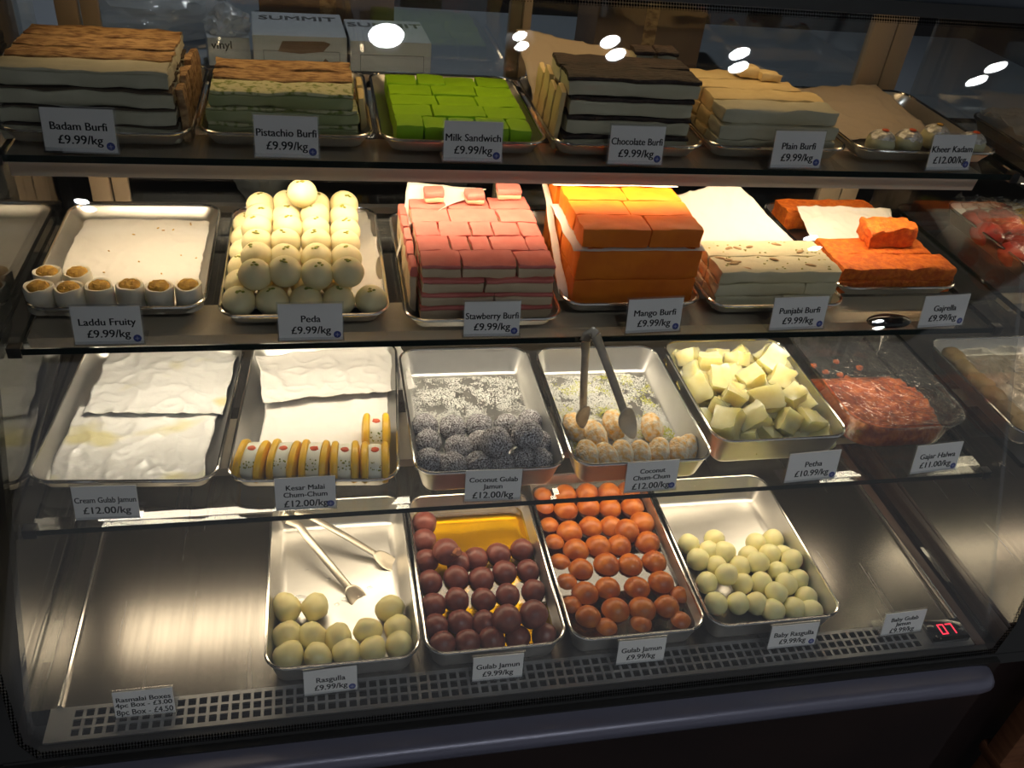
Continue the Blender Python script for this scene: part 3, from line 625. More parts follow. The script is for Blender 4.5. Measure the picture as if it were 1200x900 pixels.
for x0, x1, y, tx, rz in ((0.050, 0.124, 0.331, 'Badam Burfi', -2), (0.266, 0.336, 0.3275, 'Pistachio Burfi', -1), (0.476, 0.546, 0.3275, 'Milk Sandwich', 0), (0.676, 0.746, 0.3285, 'Chocolate Burfi', 0), (0.889, 0.960, 0.3275, 'Plain Burfi', 2), (1.113, 1.181, 0.331, 'Kheer Kadam', 4)):
    price(x0, x1, y, Z1, [tx, '£12.00/kg' if 'Kheer' in tx else '£9.99/kg'], 'white price card reading %s on the topmost glass shelf' % tx, rz=rz)
for x0, x1, y, tx, rz in ((0.064, 0.137, 0.2375, 'Laddu Fruity', 0), (0.283, 0.357, 0.2370, 'Peda', 0), (0.499, 0.569, 0.2370, 'Stawberry Burfi', 0), (0.705, 0.780, 0.2385, 'Mango Burfi', 3), (0.902, 0.982, 0.238, 'Punjabi Burfi', 2), (1.121, 1.195, 0.238, 'Gajrella', 4)):
    price(x0, x1, y, Z2, [tx, '£9.99/kg'], 'white price card reading %s on the middle glass shelf' % tx, rz=rz)
for x0, x1, y, ls, rz in ((0.049, 0.120, 0.1455, ['Cream Gulab Jamun', '£12.00/kg'], -2), (0.271, 0.343, 0.1425, ['Kesar Malai', 'Chum-Chum', '£12.00/kg'], 0), (0.498, 0.570, 0.1378, ['Coconut Gulab', 'Jamun', '£12.00/kg'], -2), (0.706, 0.779, 0.1380, ['Coconut', 'Chum-Chum', '£12.00/kg'], 2), (0.933, 1.012, 0.1395, ['Petha', '£10.99/kg'], 3), (1.126, 1.203, 0.1425, ['Gajar Halwa', '£11.00/kg'], 4)):
    price(x0, x1, y, Z3, ls, 'white price card reading %s on the lowest glass shelf' % ' '.join(ls[:-1]), rz=rz, dotx=('Cream' not in ls[0] and ls[0] != 'Coconut Gulab'))
for x0, x1, y, ls, lb, rz in ((0.079, 0.147, 0.021, ['Rasmalai Boxes', '4pc Box - £3.00', '8pc Box - £4.50'], 'white price card reading Rasmalai Boxes on the front grille', 0),
                          (0.296, 0.362, 0.0255, ['Rasgulla', '£9.99/kg'], 'white price card reading Rasgulla before the tongs tray', 2), (0.505, 0.572, 0.0205, ['Gulab Jamun', '£9.99/kg'], 'white price card reading Gulab Jamun before the dark brown balls', 0),
                          (0.699, 0.767, 0.0235, ['Gulab Jamun', '£9.99/kg'], 'white price card reading Gulab Jamun before the orange balls', 0), (0.918, 0.991, 0.024, ['Baby Rasgulla', '£9.99/kg'], 'white price card reading Baby Rasgulla on the front grille', 0),
                          (1.094, 1.162, 0.027, ['Baby Gulab', 'Jamun', '£9.99/kg'], 'white price card reading Baby Gulab Jamun beside the red display', 2)):
    price(x0, x1, y + 0.001, 0.0016, ls, lb, rz=rz, sizes=(0.0112, 0.0118), hgt=0.041, lean_=11, dotx=(ls[0] in ('Rasgulla', 'Baby Rasgulla')))

# ------------------------------------------------------------------ round sweets
def put_ball(name, me, p, lab, cat, group, k=1.0, rot=None):
    o = link(name, me, None, p, rot or (R.uniform(-0.5, 0.5), R.uniform(-0.5, 0.5), R.uniform(0, 6.28))); o.scale = (k, k, k); return tag(o, lab, cat, group)
RASGULLA = [
  [(0.277,0.072,0.021),(0.314,0.062,0.021),(0.350,0.066,0.021),(0.383,0.071,0.021),(0.417,0.073,0.021)],
  [(0.275,0.106,0.021),(0.307,0.102,0.021),(0.339,0.096,0.021),(0.378,0.101,0.021),(0.418,0.099,0.021)],
  [(0.274,0.150,0.021),(0.311,0.148,0.021),(0.410,0.135,0.021)]]
for i, row in enumerate(RASGULLA):
    for j, p in enumerate(row):
        sd = R.randrange(5); put_ball('rasgulla', ball_me('ras', 0.0190, 'rasgulla', sd, (0.94, 1.04, 1.0), 0.15, 1.1), (p[0], max(p[1], 0.0690), 0.0212), 'pale yellow rasgulla beside the tongs, %s in %s' % (nth(j, len(row)), rowname(i, 3)), 'sweet', 'pale rasgulla in the tongs tray', R.uniform(0.95, 1.05))
GULAB = [
  [(0.472,0.062,0.030),(0.505,0.060,0.030),(0.537,0.060,0.030),(0.572,0.052,0.030),(0.608,0.064,0.030)],
  [(0.467,0.097,0.030),(0.500,0.099,0.030),(0.532,0.094,0.030),(0.559,0.085,0.048),(0.596,0.088,0.048)],
  [(0.468,0.132,0.030),(0.500,0.137,0.030),(0.537,0.134,0.030),(0.572,0.138,0.030),(0.609,0.142,0.030)],
  [(0.467,0.172,0.030),(0.505,0.176,0.030),(0.540,0.170,0.030),(0.574,0.179,0.030),(0.609,0.179,0.030)],
  [(0.467,0.212,0.030),(0.495,0.213,0.045),(0.512,0.203,0.030),(0.538,0.209,0.030),(0.572,0.214,0.030),(0.608,0.219,0.030)],
  [(0.468,0.251,0.030)],
  [(0.472,0.286,0.030)]]
for i, row in enumerate(GULAB):
    for j, p in enumerate(row):
        sd = R.randrange(5); up = p[2] > 0.04; where = '%s in %s' % (nth(j, len(row)), rowname(i, 99)) if len(row) > 1 else ('at the left wall beside yellow syrup, nearer' if i == 5 else 'at the back left corner beside yellow syrup')
        o = put_ball('gulab_jamun', ball_me('gul', 0.0180, 'gulab', sd, (1, 1, 0.95), 0.07, 1.3), (p[0], max(p[1], 0.0670), p[2] - 0.006), 'dark brown gulab jamun %s%s' % ('lying on top, ' if up else '', where), 'sweet', 'dark gulab jamun', 1.10 if up else R.uniform(0.95, 1.03))
        if up and i == 4:
            o['label'] = 'broken dark brown gulab jamun with torn crumb showing, on top near back'
            b = bmesh.new(); bmesh.ops.create_icosphere(b, subdivisions=3, radius=0.0085)
            for v in b.verts: v.co *= 1 + 0.3 * nz(v.co, 200, 2); v.co.z *= 0.5
            q = O('torn_crumb', b, 'gulabin', o, (0.010, -0.008, 0.008)); q['label'] = 'rough torn amber crumb'; o.rotation_euler = (0, 0, 0)
ORANGE = [
  [(0.695,0.066,0.018),(0.744,0.067,0.018),(0.802,0.069,0.020)],
  [(0.656,0.111,0.018),(0.674,0.087,0.030),(0.715,0.094,0.030),(0.753,0.091,0.030),(0.789,0.092,0.030),(0.816,0.112,0.018)],
  [(0.660,0.151,0.018),(0.680,0.127,0.030),(0.714,0.132,0.030),(0.757,0.129,0.030),(0.795,0.135,0.030)],
  [(0.659,0.189,0.018),(0.685,0.171,0.030),(0.725,0.176,0.030),(0.760,0.171,0.030),(0.798,0.174,0.030)],
  [(0.659,0.228,0.018),(0.687,0.208,0.030),(0.722,0.211,0.030),(0.754,0.210,0.030),(0.799,0.212,0.030)],
  [(0.659,0.263,0.018),(0.686,0.245,0.030),(0.721,0.252,0.030),(0.753,0.249,0.030),(0.772,0.233,0.038),(0.804,0.253,0.030)],
  [(0.661,0.301,0.018),(0.692,0.291,0.030),(0.729,0.294,0.030),(0.762,0.288,0.030),(0.799,0.288,0.030)],
  [(0.663,0.329,0.020),(0.699,0.325,0.030),(0.735,0.325,0.030),(0.770,0.322,0.030),(0.803,0.322,0.030)]]
for i, row in enumerate(ORANGE):
    for j, p in enumerate(row):
        sd = R.randrange(5); sunk = p[2] < 0.025
        put_ball('gulab_jamun', ball_me('ora', 0.0190, 'orange', sd, (1, 1, 0.96), 0.06, 1.3), (p[0], max(p[1], 0.0690), max(0.0195, p[2] - 0.005)), 'orange gulab jamun %s, %s in %s' % ('sunk in syrup' if sunk else 'rising from syrup', nth(j, len(row)), rowname(i, 8)), 'sweet', 'orange gulab jamun', 0.9 if sunk else R.uniform(0.97, 1.08))
BABY = [
  [(0.867,0.097,0.020),(0.900,0.094,0.020),(0.927,0.091,0.020),(0.946,0.076,0.020),(0.979,0.076,0.020),(1.001,0.068,0.020)],
  [(0.868,0.135,0.020),(0.896,0.137,0.033),(0.921,0.128,0.020),(0.950,0.125,0.020),(0.960,0.100,0.028),(0.985,0.117,0.024),(1.006,0.092,0.020)],
  [(0.895,0.164,0.020),(0.930,0.160,0.020),(0.956,0.158,0.028),(0.985,0.144,0.020),(1.010,0.127,0.020)],
  [(0.871,0.180,0.020),(0.894,0.195,0.020),(0.914,0.185,0.026),(0.953,0.178,0.020),(0.985,0.175,0.024),(1.008,0.175,0.020),(1.010,0.155,0.032)],
  [(0.867,0.211,0.020),(0.912,0.217,0.020),(0.975,0.202,0.020),(1.006,0.208,0.020)]]
for i, row in enumerate(BABY):
    for j, p in enumerate(row):
        sd = R.randrange(5); put_ball('baby_rasgulla', ball_me('bab', 0.0166, 'baby', sd, (0.96, 1, 0.98), 0.07, 1.2), (p[0], max(p[1], 0.0680), p[2] - 0.001), 'small cream baby rasgulla, %s in %s' % (nth(j, len(row)), rowname(i, 5)), 'sweet', 'baby rasgulla', R.uniform(0.96, 1.05))
# syrup in the two jamun trays
for x0, x1, y0, y1, mt, lab, zz in ((0.446, 0.634, 0.0365, 0.325, 'syrupy', 'shallow yellow syrup around the dark gulab jamun', 0.022), (0.637, 0.829, 0.037, 0.358, 'syrupr', 'amber brown syrup around the orange gulab jamun', 0.027)):
    b = bmesh.new(); k = 0.0125 * (1 - zz / 0.043) + 0.0035; rings(b, (x1 - x0) / 2 - k, (y1 - y0) / 2 - k, 0.022, [(-0.008, 0.003), (0, zz - 0.002), (0, zz)])
    tag(O('syrup', b, mt, None, ((x0 + x1) / 2, (y0 + y1) / 2, 0.0005), smooth=False), lab, 'syrup', kind='stuff')
# peda: a bottom layer five wide and a heap four wide on top
def peda(p, lab, sd, turn):
    o = link('peda', ball_me('ped', 0.0196, 'peda', sd, (1, 1, 0.95), 0.035, 1.2), None, p, (R.uniform(-0.15, 0.15), R.uniform(-0.15, 0.15), turn)); tag(o, lab, 'sweet', 'cream peda balls')
    b = bmesh.new(); r2 = random.Random(sd * 7 + int(turn * 100))
    for k in range(4):
        th, ph = r2.uniform(0.1, 0.42), r2.uniform(3.8, 5.6); c = Vector((math.sin(th) * math.cos(ph), math.sin(th) * math.sin(ph), math.cos(th) * 0.95)) * 0.0196
        t2 = bmesh.new(); bmesh.ops.create_icosphere(t2, subdivisions=1, radius=1)
        for v in t2.verts: v.co = c + Vector((v.co.x * r2.uniform(0.0015, 0.0032), v.co.y * r2.uniform(0.0012, 0.0025), v.co.z * 0.0009))
        merge(b, t2)
    O('pistachio_crumbs', b, 'pist', o)
for i in range(6):
    for j in range(5 if i == 0 else 4):
        peda((0.2375 + j * 0.0385 + R.uniform(-0.001, 0.001), 0.293 + i * 0.0395, Z2 + 0.0215), 'cream peda ball of the bottom layer, %s in %s' % (nth(j, 5 if i == 0 else 4), rowname(i, 6)), R.randrange(4), R.uniform(-0.6, 0.6))
for i in range(6):
    for j in range(4):
        peda((0.2560 + j * 0.0365 + R.uniform(-0.002, 0.002), 0.306 + i * 0.0375 + R.uniform(-0.002, 0.002), Z2 + 0.0525 + R.uniform(-0.002, 0.002)), 'cream peda ball of the upper layer, %s in %s' % (nth(j, 4), rowname(i, 6)), R.randrange(4), R.uniform(-0.6, 0.6))
peda((0.3125, 0.463, Z2 + 0.083), 'single cream peda ball crowning the top of the heap', 1, 0.2)
# coconut rolled balls
COCONUT = [
  [(0.459,0.196,0.233),(0.489,0.186,0.233),(0.523,0.186,0.233),(0.551,0.183,0.233),(0.580,0.189,0.233),(0.604,0.186,0.233)],
  [(0.463,0.233,0.233),(0.501,0.219,0.233),(0.531,0.225,0.233),(0.545,0.196,0.255),(0.588,0.209,0.255),(0.610,0.221,0.233)],
  [(0.462,0.266,0.233),(0.499,0.260,0.233),(0.535,0.261,0.233),(0.573,0.259,0.233),(0.606,0.266,0.233)]]
for i, row in enumerate(COCONUT):
    for j, p in enumerate(row):
        up = p[2] > 0.24; sd = R.randrange(4)
        put_ball('coconut_gulab_jamun', ball_me('coc', 0.0178, 'coco', sd, (1, 1, 0.97), 0.10, 2.2, 4), (p[0], p[1], p[2] - 0.005 + (0.004 if up else 0)), 'dark ball rolled in white coconut, %s%s in %s' % ('lying on top, ' if up else '', nth(j, len(row)), rowname(i, 3)), 'sweet', 'coconut gulab jamun', 1.16 if up else R.uniform(0.96, 1.04))
CHUM = [
  [(0.671,0.194,0.231),(0.696,0.186,0.231),(0.718,0.190,0.231),(0.742,0.188,0.231),(0.770,0.192,0.231),(0.797,0.190,0.231),(0.818,0.196,0.231)],
  [(0.668,0.252,0.231),(0.692,0.234,0.231),(0.724,0.254,0.231),(0.777,0.244,0.231)]]
for i, row in enumerate(CHUM):
    for j, p in enumerate(row):
        sd = R.randrange(4); put_ball('coconut_chum_chum', ball_me('chu', 0.0158, 'chum', sd, (0.95, 1.45, 0.95), 0.09, 2.0, 4), (p[0] if 0.66 < p[0] < 0.815 else min(max(p[0], 0.667), 0.811), p[1], 0.2265), 'oblong yellow sweet dusted with coconut, %s in %s' % (nth(j, len(row)), rowname(i, 2)), 'sweet', 'coconut chum-chum', 1.0, (math.radians(28), 0, math.radians((j - 3) * -7 + R.uniform(-8, 8))))
# loose coconut on the two trays
def flakes(x0, x1, y0, y1, z, n, mt, lab, dens, sd):
    r2 = random.Random(sd); b = bmesh.new(); k = 0
    while k < n:
        x, y = r2.uniform(x0, x1), r2.uniform(y0, y1)
        if 0.5 * noise.noise(Vector((x * 38, y * 38, sd))) + 0.25 * noise.noise(Vector((x * 130, y * 130, sd))) + dens(x, y) < r2.uniform(-0.1, 0.35): continue
        a = r2.uniform(0, 6.28); l, w_ = r2.uniform(0.0006, 0.0018), r2.uniform(0.0004, 0.0009); c, s = math.cos(a), math.sin(a); hz = z + r2.uniform(0, 0.0010)
        P = [(x + c * l, y + s * l, hz), (x - s * w_, y + c * w_, hz + 0.0003), (x - c * l, y - s * l, hz), (x + s * w_, y - c * w_, hz), (x, y, hz + 0.0011)]
        v = [b.verts.new(p) for p in P]
        for f in ((0, 1, 4), (1, 2, 4), (2, 3, 4), (3, 0, 4), (3, 2, 1, 0)): b.faces.new([v[q] for q in f])
        k += 1
    tag(O('coconut_flakes', b, mt, smooth=False), lab, 'coconut', kind='stuff')
flakes(0.453, 0.616, 0.20, 0.398, Z3 + 0.0026, 12000, 'coconut', 'white desiccated coconut scattered behind the dark coconut balls', lambda x, y: 0.08, 3)
flakes(0.653, 0.818, 0.20, 0.394, Z3 + 0.0026, 19000, 'coconut', 'white desiccated coconut scattered under the tongs', lambda x, y: 0.2 - (x - 0.66) * 0.6, 8)
flakes(0.655, 0.818, 0.20, 0.390, Z3 + 0.0029, 2600, 'cocoyellow', 'yellow green coconut flakes scattered behind the chum-chum', lambda x, y: -0.12, 21)
# kesar malai: white cream between two saffron discs
KESAR = [(0.243,0.211,-14),(0.281,0.208,-12),(0.318,0.205,-8),(0.355,0.200,-4),(0.392,0.197,-3),(0.397,0.254,-4)]
for i, (x, y, a) in enumerate(KESAR):
    t = empty('kesar_chum_chum', (x, y, Z3 + 0.0235), (math.radians(6), 0, math.radians(a))); tag(t, 'yellow and white cream sandwich sweet with red dot, %s' % ('standing behind the front row' if i == 5 else nth(i, 5) + ' in the front row'), 'sweet', 'kesar malai chum-chum')
    b = bmesh.new(); lathe(b, [(0.004, -0.0084), (0.0172, -0.0082), (0.0184, -0.004), (0.0186, 0.004), (0.0172, 0.0082), (0.004, 0.0084)], 26, axis='x')
    for v in b.verts: v.co.y *= 1.45; v.co += Vector((0, nz(v.co, 90, i), nz(v.co, 90, i + 3))) * 0.0012
    O('cream_filling', b, 'cream', t)
    for s in (-1, 1):
        b = bmesh.new(); lathe(b, [(0.004, s * 0.0078), (0.0186, s * 0.0080), (0.0208, s * 0.0096), (0.0213, s * 0.0125), (0.0200, s * 0.0158), (0.0150, s * 0.0178), (0.008, s * 0.0186), (0.002, s * 0.0188)], 26, axis='x')
        for v in b.verts: v.co.y *= 1.45; v.co += Vector((0, nz(v.co, 60, i + s), nz(v.co, 60, i + 3 + s))) * 0.0015
        O('saffron_disc', b, 'kesar', t)
    b = bmesh.new(); bmesh.ops.create_icosphere(b, subdivisions=2, radius=1)
    for v in b.verts: v.co = Vector((v.co.x * 0.0052, v.co.y * 0.0042, v.co.z * 0.0016)) * (1 + 0.3 * nz(v.co, 2, i))
    O('red_jelly', b, 'red', t, (0.0, 0.004, 0.0185), (0, 0, 0))
    b = bmesh.new(); r2 = random.Random(i)
    for k in range(14):
        th = math.radians(r2.uniform(28, 62)); t2 = bmesh.new(); bmesh.ops.create_icosphere(t2, subdivisions=1, radius=r2.uniform(0.0006, 0.0014)); merge(b, t2, 0, Matrix.Translation((r2.uniform(-0.008, 0.008), -0.0262 * math.sin(th), 0.0186 * math.cos(th))))
    O('pistachio_crumbs', b, 'pist', t)
# laddu fruity: white cylinders with saffron crumb on top
LADDU = [(0.0165,0.312),(0.0490,0.309),(0.0815,0.312),(0.1140,0.314),(0.1465,0.311),(0.1790,0.313),(0.0185,0.346),(0.0520,0.344)]
for i, (x, y) in enumerate(LADDU):
    t = empty('laddu', (x, y, Z2 + 0.0026)); tag(t, 'white cup shaped laddu with golden crumb top, %s' % ((nth(i, 6) + ' in the front row') if i < 6 else ('left one of the pair behind' if i == 6 else 'right one of the pair behind')), 'sweet', 'laddu fruity')
    b = bmesh.new(); lathe(b, [(0.0138, 0.0), (0.0155, 0.002), (0.0162, 0.016), (0.0160, 0.029), (0.0150, 0.0322), (0.0125, 0.0315), (0.0115, 0.0295)], 24)
    for v in b.verts: v.co += Vector((nz(v.co, 60, i), nz(v.co, 60, i + 3), (0.9 * nz(v.co, 110, i + 6) if v.co.z > 0.02 else 0))) * 0.0022
    O('casing', b, 'laddu', t)
    b = bmesh.new(); bmesh.ops.create_icosphere(b, subdivisions=3, radius=1)
    for v in b.verts: v.co = Vector((v.co.x * 0.0122, v.co.y * 0.0122, 0.0300 + max(-0.5, v.co.z) * 0.0062 + 0.0024 * nz(v.co, 4, i)))
    O('crumb_top', b, 'saffron', t)
# kheer kadam: sponge balls with silver leaf caps
for i, (x, y, rd) in enumerate(((1.066, 0.374, 0), (1.109, 0.378, 0), (1.166, 0.402, 0), (1.205, 0.376, 1))):
    t = empty('kheer_kadam', (x, y, Z1 + 0.0195)); tag(t, 'pale round sweet capped with silver leaf, %s on its tray' % nth(i, 4), 'sweet', 'kheer kadam')
    link('sponge', ball_me('khe', 0.0192, 'kheer', i, (1, 1, 0.92), 0.05), t)
    b = bmesh.new(); bmesh.ops.create_icosphere(b, subdivisions=4, radius=0.0197)
    bmesh.ops.delete(b, geom=[v for v in b.verts if v.co.z < 0.008 + 0.004 * nz(v.co, 120, i)], context='VERTS')
    for v in b.verts: v.co *= 1 + 0.03 * nz(v.co, 200, i); v.co.z *= 0.93
    O('silver_leaf', b, 'silver', t)
    b = bmesh.new(); bmesh.ops.create_icosphere(b, subdivisions=2, radius=1)
    for v in b.verts: v.co = Vector((v.co.x * 0.005, v.co.y * 0.005, v.co.z * 0.0015))
    O('red_jelly' if i != 2 else 'saffron_crumb', b, 'red' if i != 2 else 'saffron', t, (0, -0.002, 0.0186))
# petha: a heap of rough translucent cubes
r2 = random.Random(5); ip = 0; PE = []
for lay, (nx_, ny_, z_) in enumerate(((5, 5, 0.0185), (4, 5, 0.0385), (3, 3, 0.0560))):
    mx_, my_ = (0, 0) if lay == 0 else ((0.012, 0.014) if lay == 1 else (0.028, 0.045))
    for j in range(ny_):
        for i in range(nx_):
            x = 0.864 + mx_ + (0.152 - 2 * mx_) * i / (nx_ - 1); y = 0.208 + my_ + (0.180 - 2 * my_) * j / (ny_ - 1)
            PE.append((x + r2.uniform(-0.005, 0.005), y + r2.uniform(-0.005, 0.005), Z3 + z_ + r2.uniform(-0.002, 0.003), lay, i, j, nx_, ny_))
def petha_me(sd):
    k = ('pet', sd)
    if k not in _balls:
        b = bmesh.new(); slab(b, -0.0185, 0.0185, -0.0155, 0.0155, -0.0135, 0.0135, sd, 0.0060, 0.0012, 0, 3, 34); _balls[k] = mesh(b, 'petha', True, 40)
    return _balls[k]
for x, y, z, lay, i, j, nx_, ny_ in PE:
    o = link('petha', petha_me(r2.randrange(6)), None, (x, y, z), (r2.uniform(-0.7, 0.7), r2.uniform(-0.7, 0.7), r2.uniform(0, 6.28))); s = r2.uniform(0.8, 1.15); o.scale = (s, s, s)
    tag(o, 'translucent pale yellow petha chunk, %s layer, %s in %s' % (('bottom', 'middle', 'top')[lay], nth(i, nx_), rowname(j, ny_)), 'sweet', 'petha chunks')

# ------------------------------------------------------------------ fudge stacks
def piece(name, layers, lab, group, seed, amp=0.0013, cuts=8, cat='burfi'):
    amp *= 1.35
    # layers: list of (part name, material, x0, x1, y0, y1, z0, z1); one layer alone is the thing itself
    if len(layers) == 1:
        pn, mt, *q = layers[0]; b = bmesh.new(); c = Vector(((q[0] + q[1]) / 2, (q[2] + q[3]) / 2, q[4])); slab(b, *q, seed=seed, amp=amp, cuts=cuts)
        for v in b.verts: v.co -= c
        return tag(O(name, b, mt, None, c, angle=50), lab, cat, group)
    q0 = layers[0][2:]; c = Vector(((q0[0] + q0[1]) / 2, (q0[2] + q0[3]) / 2, q0[4])); t = empty(name, c); tag(t, lab, cat, group)
    for k, (pn, mt, *q) in enumerate(layers):
        b = bmesh.new(); slab(b, *q, seed=seed, amp=amp, cuts=cuts)
        for v in b.verts: v.co -= c
        O(pn, b, mt, t, angle=50)
    return t
# badam: four layers of long bars, brown tops behind, pale front
zb = Z1 + 0.0030; LH = 0.0195
LN = ['bottom', 'second', 'third', 'top']
for l in range(4):
    z = zb + l * LH; dx = (0.000, 0.002, -0.001, 0.002)[l]; ins = (0, 0.003, 0.001, 0.006)[l]
    for r_ in range(4):
        y0 = 0.357 + r_ * 0.0405 + (0.003 if l == 3 else 0)
        top = 'badam' if r_ == 0 else 'browntop'
        piece('badam_burfi', [('fudge_base', 'badam', 0.004 + dx, 0.184 + dx - ins, y0, y0 + 0.0395, z, z + 0.0158), ('rear_skin' if r_ else 'front_skin', top if l == 3 else 'gapshade', 0.004 + dx + 0.003, 0.183 + dx - ins, y0 + 0.0024, y0 + 0.0385, z + 0.0153, z + (0.0185 if l == 3 else 0.0178))],  # skins of the lower layers are dark, painting the crevice shade
              'long pale almond burfi bar with %s top, %s layer, %s' % ('brown' if l == 3 and r_ else 'flecked', LN[l], rowname(r_, 4)), 'badam burfi bars', l * 7 + r_, 0.0022, 9)
for k in range(5):
    y = 0.375 + k * 0.033; b = bmesh.new(); slab(b, -0.0045, 0.0045, -0.014, 0.014, 0, 0.058 + 0.006 * (k % 2), k + 40, 0.002)
    o = O('badam_burfi_slice', b, 'browntop', None, (0.1925, y, zb + 0.0005), (math.radians(R.uniform(-6, 6)), math.radians(-3), 0), angle=50)
    tag(o, 'upright golden slice at the right side of badam stack, %s' % rowname(k, 5), 'burfi', 'upright golden slices')
# pistachio
for l in range(3):
    z = zb + l * 0.0185
    for r_ in range(3):
        y0 = 0.376 + r_ * 0.041; e = 0.004 if l == 2 else 0
        piece('pistachio_burfi', [('fudge_base', 'pistfudge', 0.2135 + e, 0.382 - e, y0, y0 + 0.040, z, z + 0.0145), ('flecked_top', 'pisttop' if r_ == 0 else 'browntop', 0.2145 + e, 0.381 - e, y0 + 0.001, y0 + 0.039, z + 0.014, z + 0.0185)],
              'green pistachio burfi bar with %s top, %s layer, %s' % ('pistachio flecked' if r_ == 0 else 'golden brown', ('bottom', 'middle', 'top')[l], rowname(r_, 3)), 'pistachio burfi bars', l * 5 + r_ + 60, 0.002, 9)
for k in range(2):
    b = bmesh.new(); slab(b, -0.004, 0.004, -0.018, 0.018, 0, 0.045, k + 90, 0.0015)
    o = O('pistachio_burfi_slice', b, 'plain', None, (0.3895, 0.415 + k * 0.045, zb + 0.0005), (0, math.radians(-4), 0), angle=50); tag(o, 'upright pale slice at the right side of pistachio stack, %s' % ('nearer' if k == 0 else 'farther'), 'burfi', 'upright pale slices')
# milk sandwich: single layer of green blocks
for r_ in range(5):
    n = (5, 3, 3, 3, 4)[r_]; xs = [0.424 + (0.164) * q / n + (R.uniform(-0.006, 0.006) if 0 < q < n else 0) for q in range(n + 1)]; y0 = 0.360 + r_ * 0.0385
    for c in range(n):
        h = 0.0270 + R.uniform(-0.0012, 0.0012)
        piece('milk_sandwich', [('fudge', 'green', xs[c] + 0.0004, xs[c + 1] - 0.0004, y0, y0 + 0.038, Z1 + 0.0026, Z1 + 0.0026 + h)], 'bright green milk sandwich block, %s in %s' % (nth(c, n), rowname(r_, 5)), 'green milk sandwich blocks', r_ * 7 + c + 100, 0.0010, 5)
# chocolate
for l in range(4):
    z = zb + l * 0.0232; ins = (0.0, 0.002, 0.003, -0.002)[l]
    for r_ in range(2):
        y0 = 0.358 + r_ * 0.046
        piece('chocolate_burfi', [('milk_layer', 'chocream', 0.626 + ins, 0.787 - ins, y0, y0 + 0.045, z, z + 0.0175), ('chocolate_layer', 'choc', 0.625 + ins, 0.788 - ins, y0 - 0.0006, y0 + 0.0455, z + 0.017, z + 0.0228)],
              'milk burfi bar with dark chocolate top, %s layer, %s' % (LN[l], ('front row', 'back row')[r_]), 'chocolate burfi bars', l * 3 + r_ + 140, 0.0016, 9)
for k, (x, y) in enumerate(((0.745, 0.448), (0.776, 0.450))):
    piece('chocolate_burfi_square', [('milk_layer', 'chocream', x - 0.013, x + 0.013, y, y + 0.028, zb, zb + 0.094), ('chocolate_layer', 'choc', x - 0.0145, x + 0.0145, y - 0.001, y + 0.029, zb + 0.0935, zb + 0.100)], 'tall chocolate topped end piece behind the chocolate stack, %s' % ('left' if k == 0 else 'right'), 'burfi', k + 160, 0.0014, 5, 'burfi')
for k in range(4):
    b = bmesh.new(); slab(b, -0.0035, 0.0035, -0.014, 0.014, 0, 0.075 - 0.008 * (k % 2), k + 170, 0.0016)
    o = O('chocolate_burfi_slice', b, 'plain', None, (0.6185, 0.385 + k * 0.033, zb + 0.0005), (math.radians(8), math.radians(2), 0), angle=50); tag(o, 'upright cream slice along the left side of chocolate stack, %s' % rowname(k, 4), 'burfi', 'upright cream slices')
# plain: stepped pale slabs
for l in range(3):
    z = zb + l * 0.019
    for r_ in range(4):
        if l == 2 and r_ == 0: pass
        y0 = 0.366 + r_ * 0.041 + (0.004 if l == 2 else 0); e = (0.0, 0.003, 0.005)[l]
        piece('plain_burfi', [('fudge', 'chocream' if r_ == 0 else 'plain', 0.828 + e, 0.996 - e - (0.014 * max(0, r_ - 1) if l == 2 else 0), y0, y0 + 0.040, z, z + 0.0185)], 'plain pale yellow burfi bar, %s layer, %s' % (('bottom', 'middle', 'top')[l], rowname(r_, 4)), 'plain burfi bars', l * 5 + r_ + 190, 0.0022, 9)
for k, (x, y) in enumerate(((0.915, 0.492), (0.945, 0.480))):
    piece('plain_burfi_square', [('fudge', 'plain', x - 0.015, x + 0.015, y, y + 0.024, zb + 0.0575, zb + 0.071 - 0.003 * k)], 'small loose plain burfi square on top of the bars, %s' % ('left' if k == 0 else 'right'), 'loose plain squares', k + 215, 0.002, 5)
# strawberry: four layers, pink over cream
zs = Z2 + 0.0030; SH = 0.0188
for l in range(4):
    z = zs + l * SH
    for r_ in range(5):
        y0 = 0.274 + r_ * 0.0390 + (0.004 if l == 3 else 0); n = (3 if r_ == 0 else 5 if r_ in (1, 2) else 3) if l == 3 else (2 if r_ == 0 else 1)
        e = (0, 0.001, 0.002, 0.002)[l]; X0, X1 = 0.449 + e, 0.618 - e
        cut = [X0 + (X1 - X0) * q / n + (R.uniform(-0.008, 0.008) if 0 < q < n else 0) for q in range(n + 1)]
        for c in range(n):
            piece('strawberry_burfi', [('cream_layer', 'strawcream', cut[c] + 0.0006, cut[c + 1] - 0.0006, y0, y0 + 0.0383, z, z + 0.0130), ('pink_layer', 'straw', cut[c] + 0.0004, cut[c + 1] - 0.0004, y0 - 0.0003, y0 + 0.0385, z + 0.0125, z + 0.0183)],
                  'pink topped strawberry burfi block, %s layer, %s in %s' % (LN[l], nth(c, n) if n > 1 else 'full width', rowname(r_, 5)), 'strawberry burfi blocks', l * 31 + r_ * 6 + c + 230, 0.0014, 5)
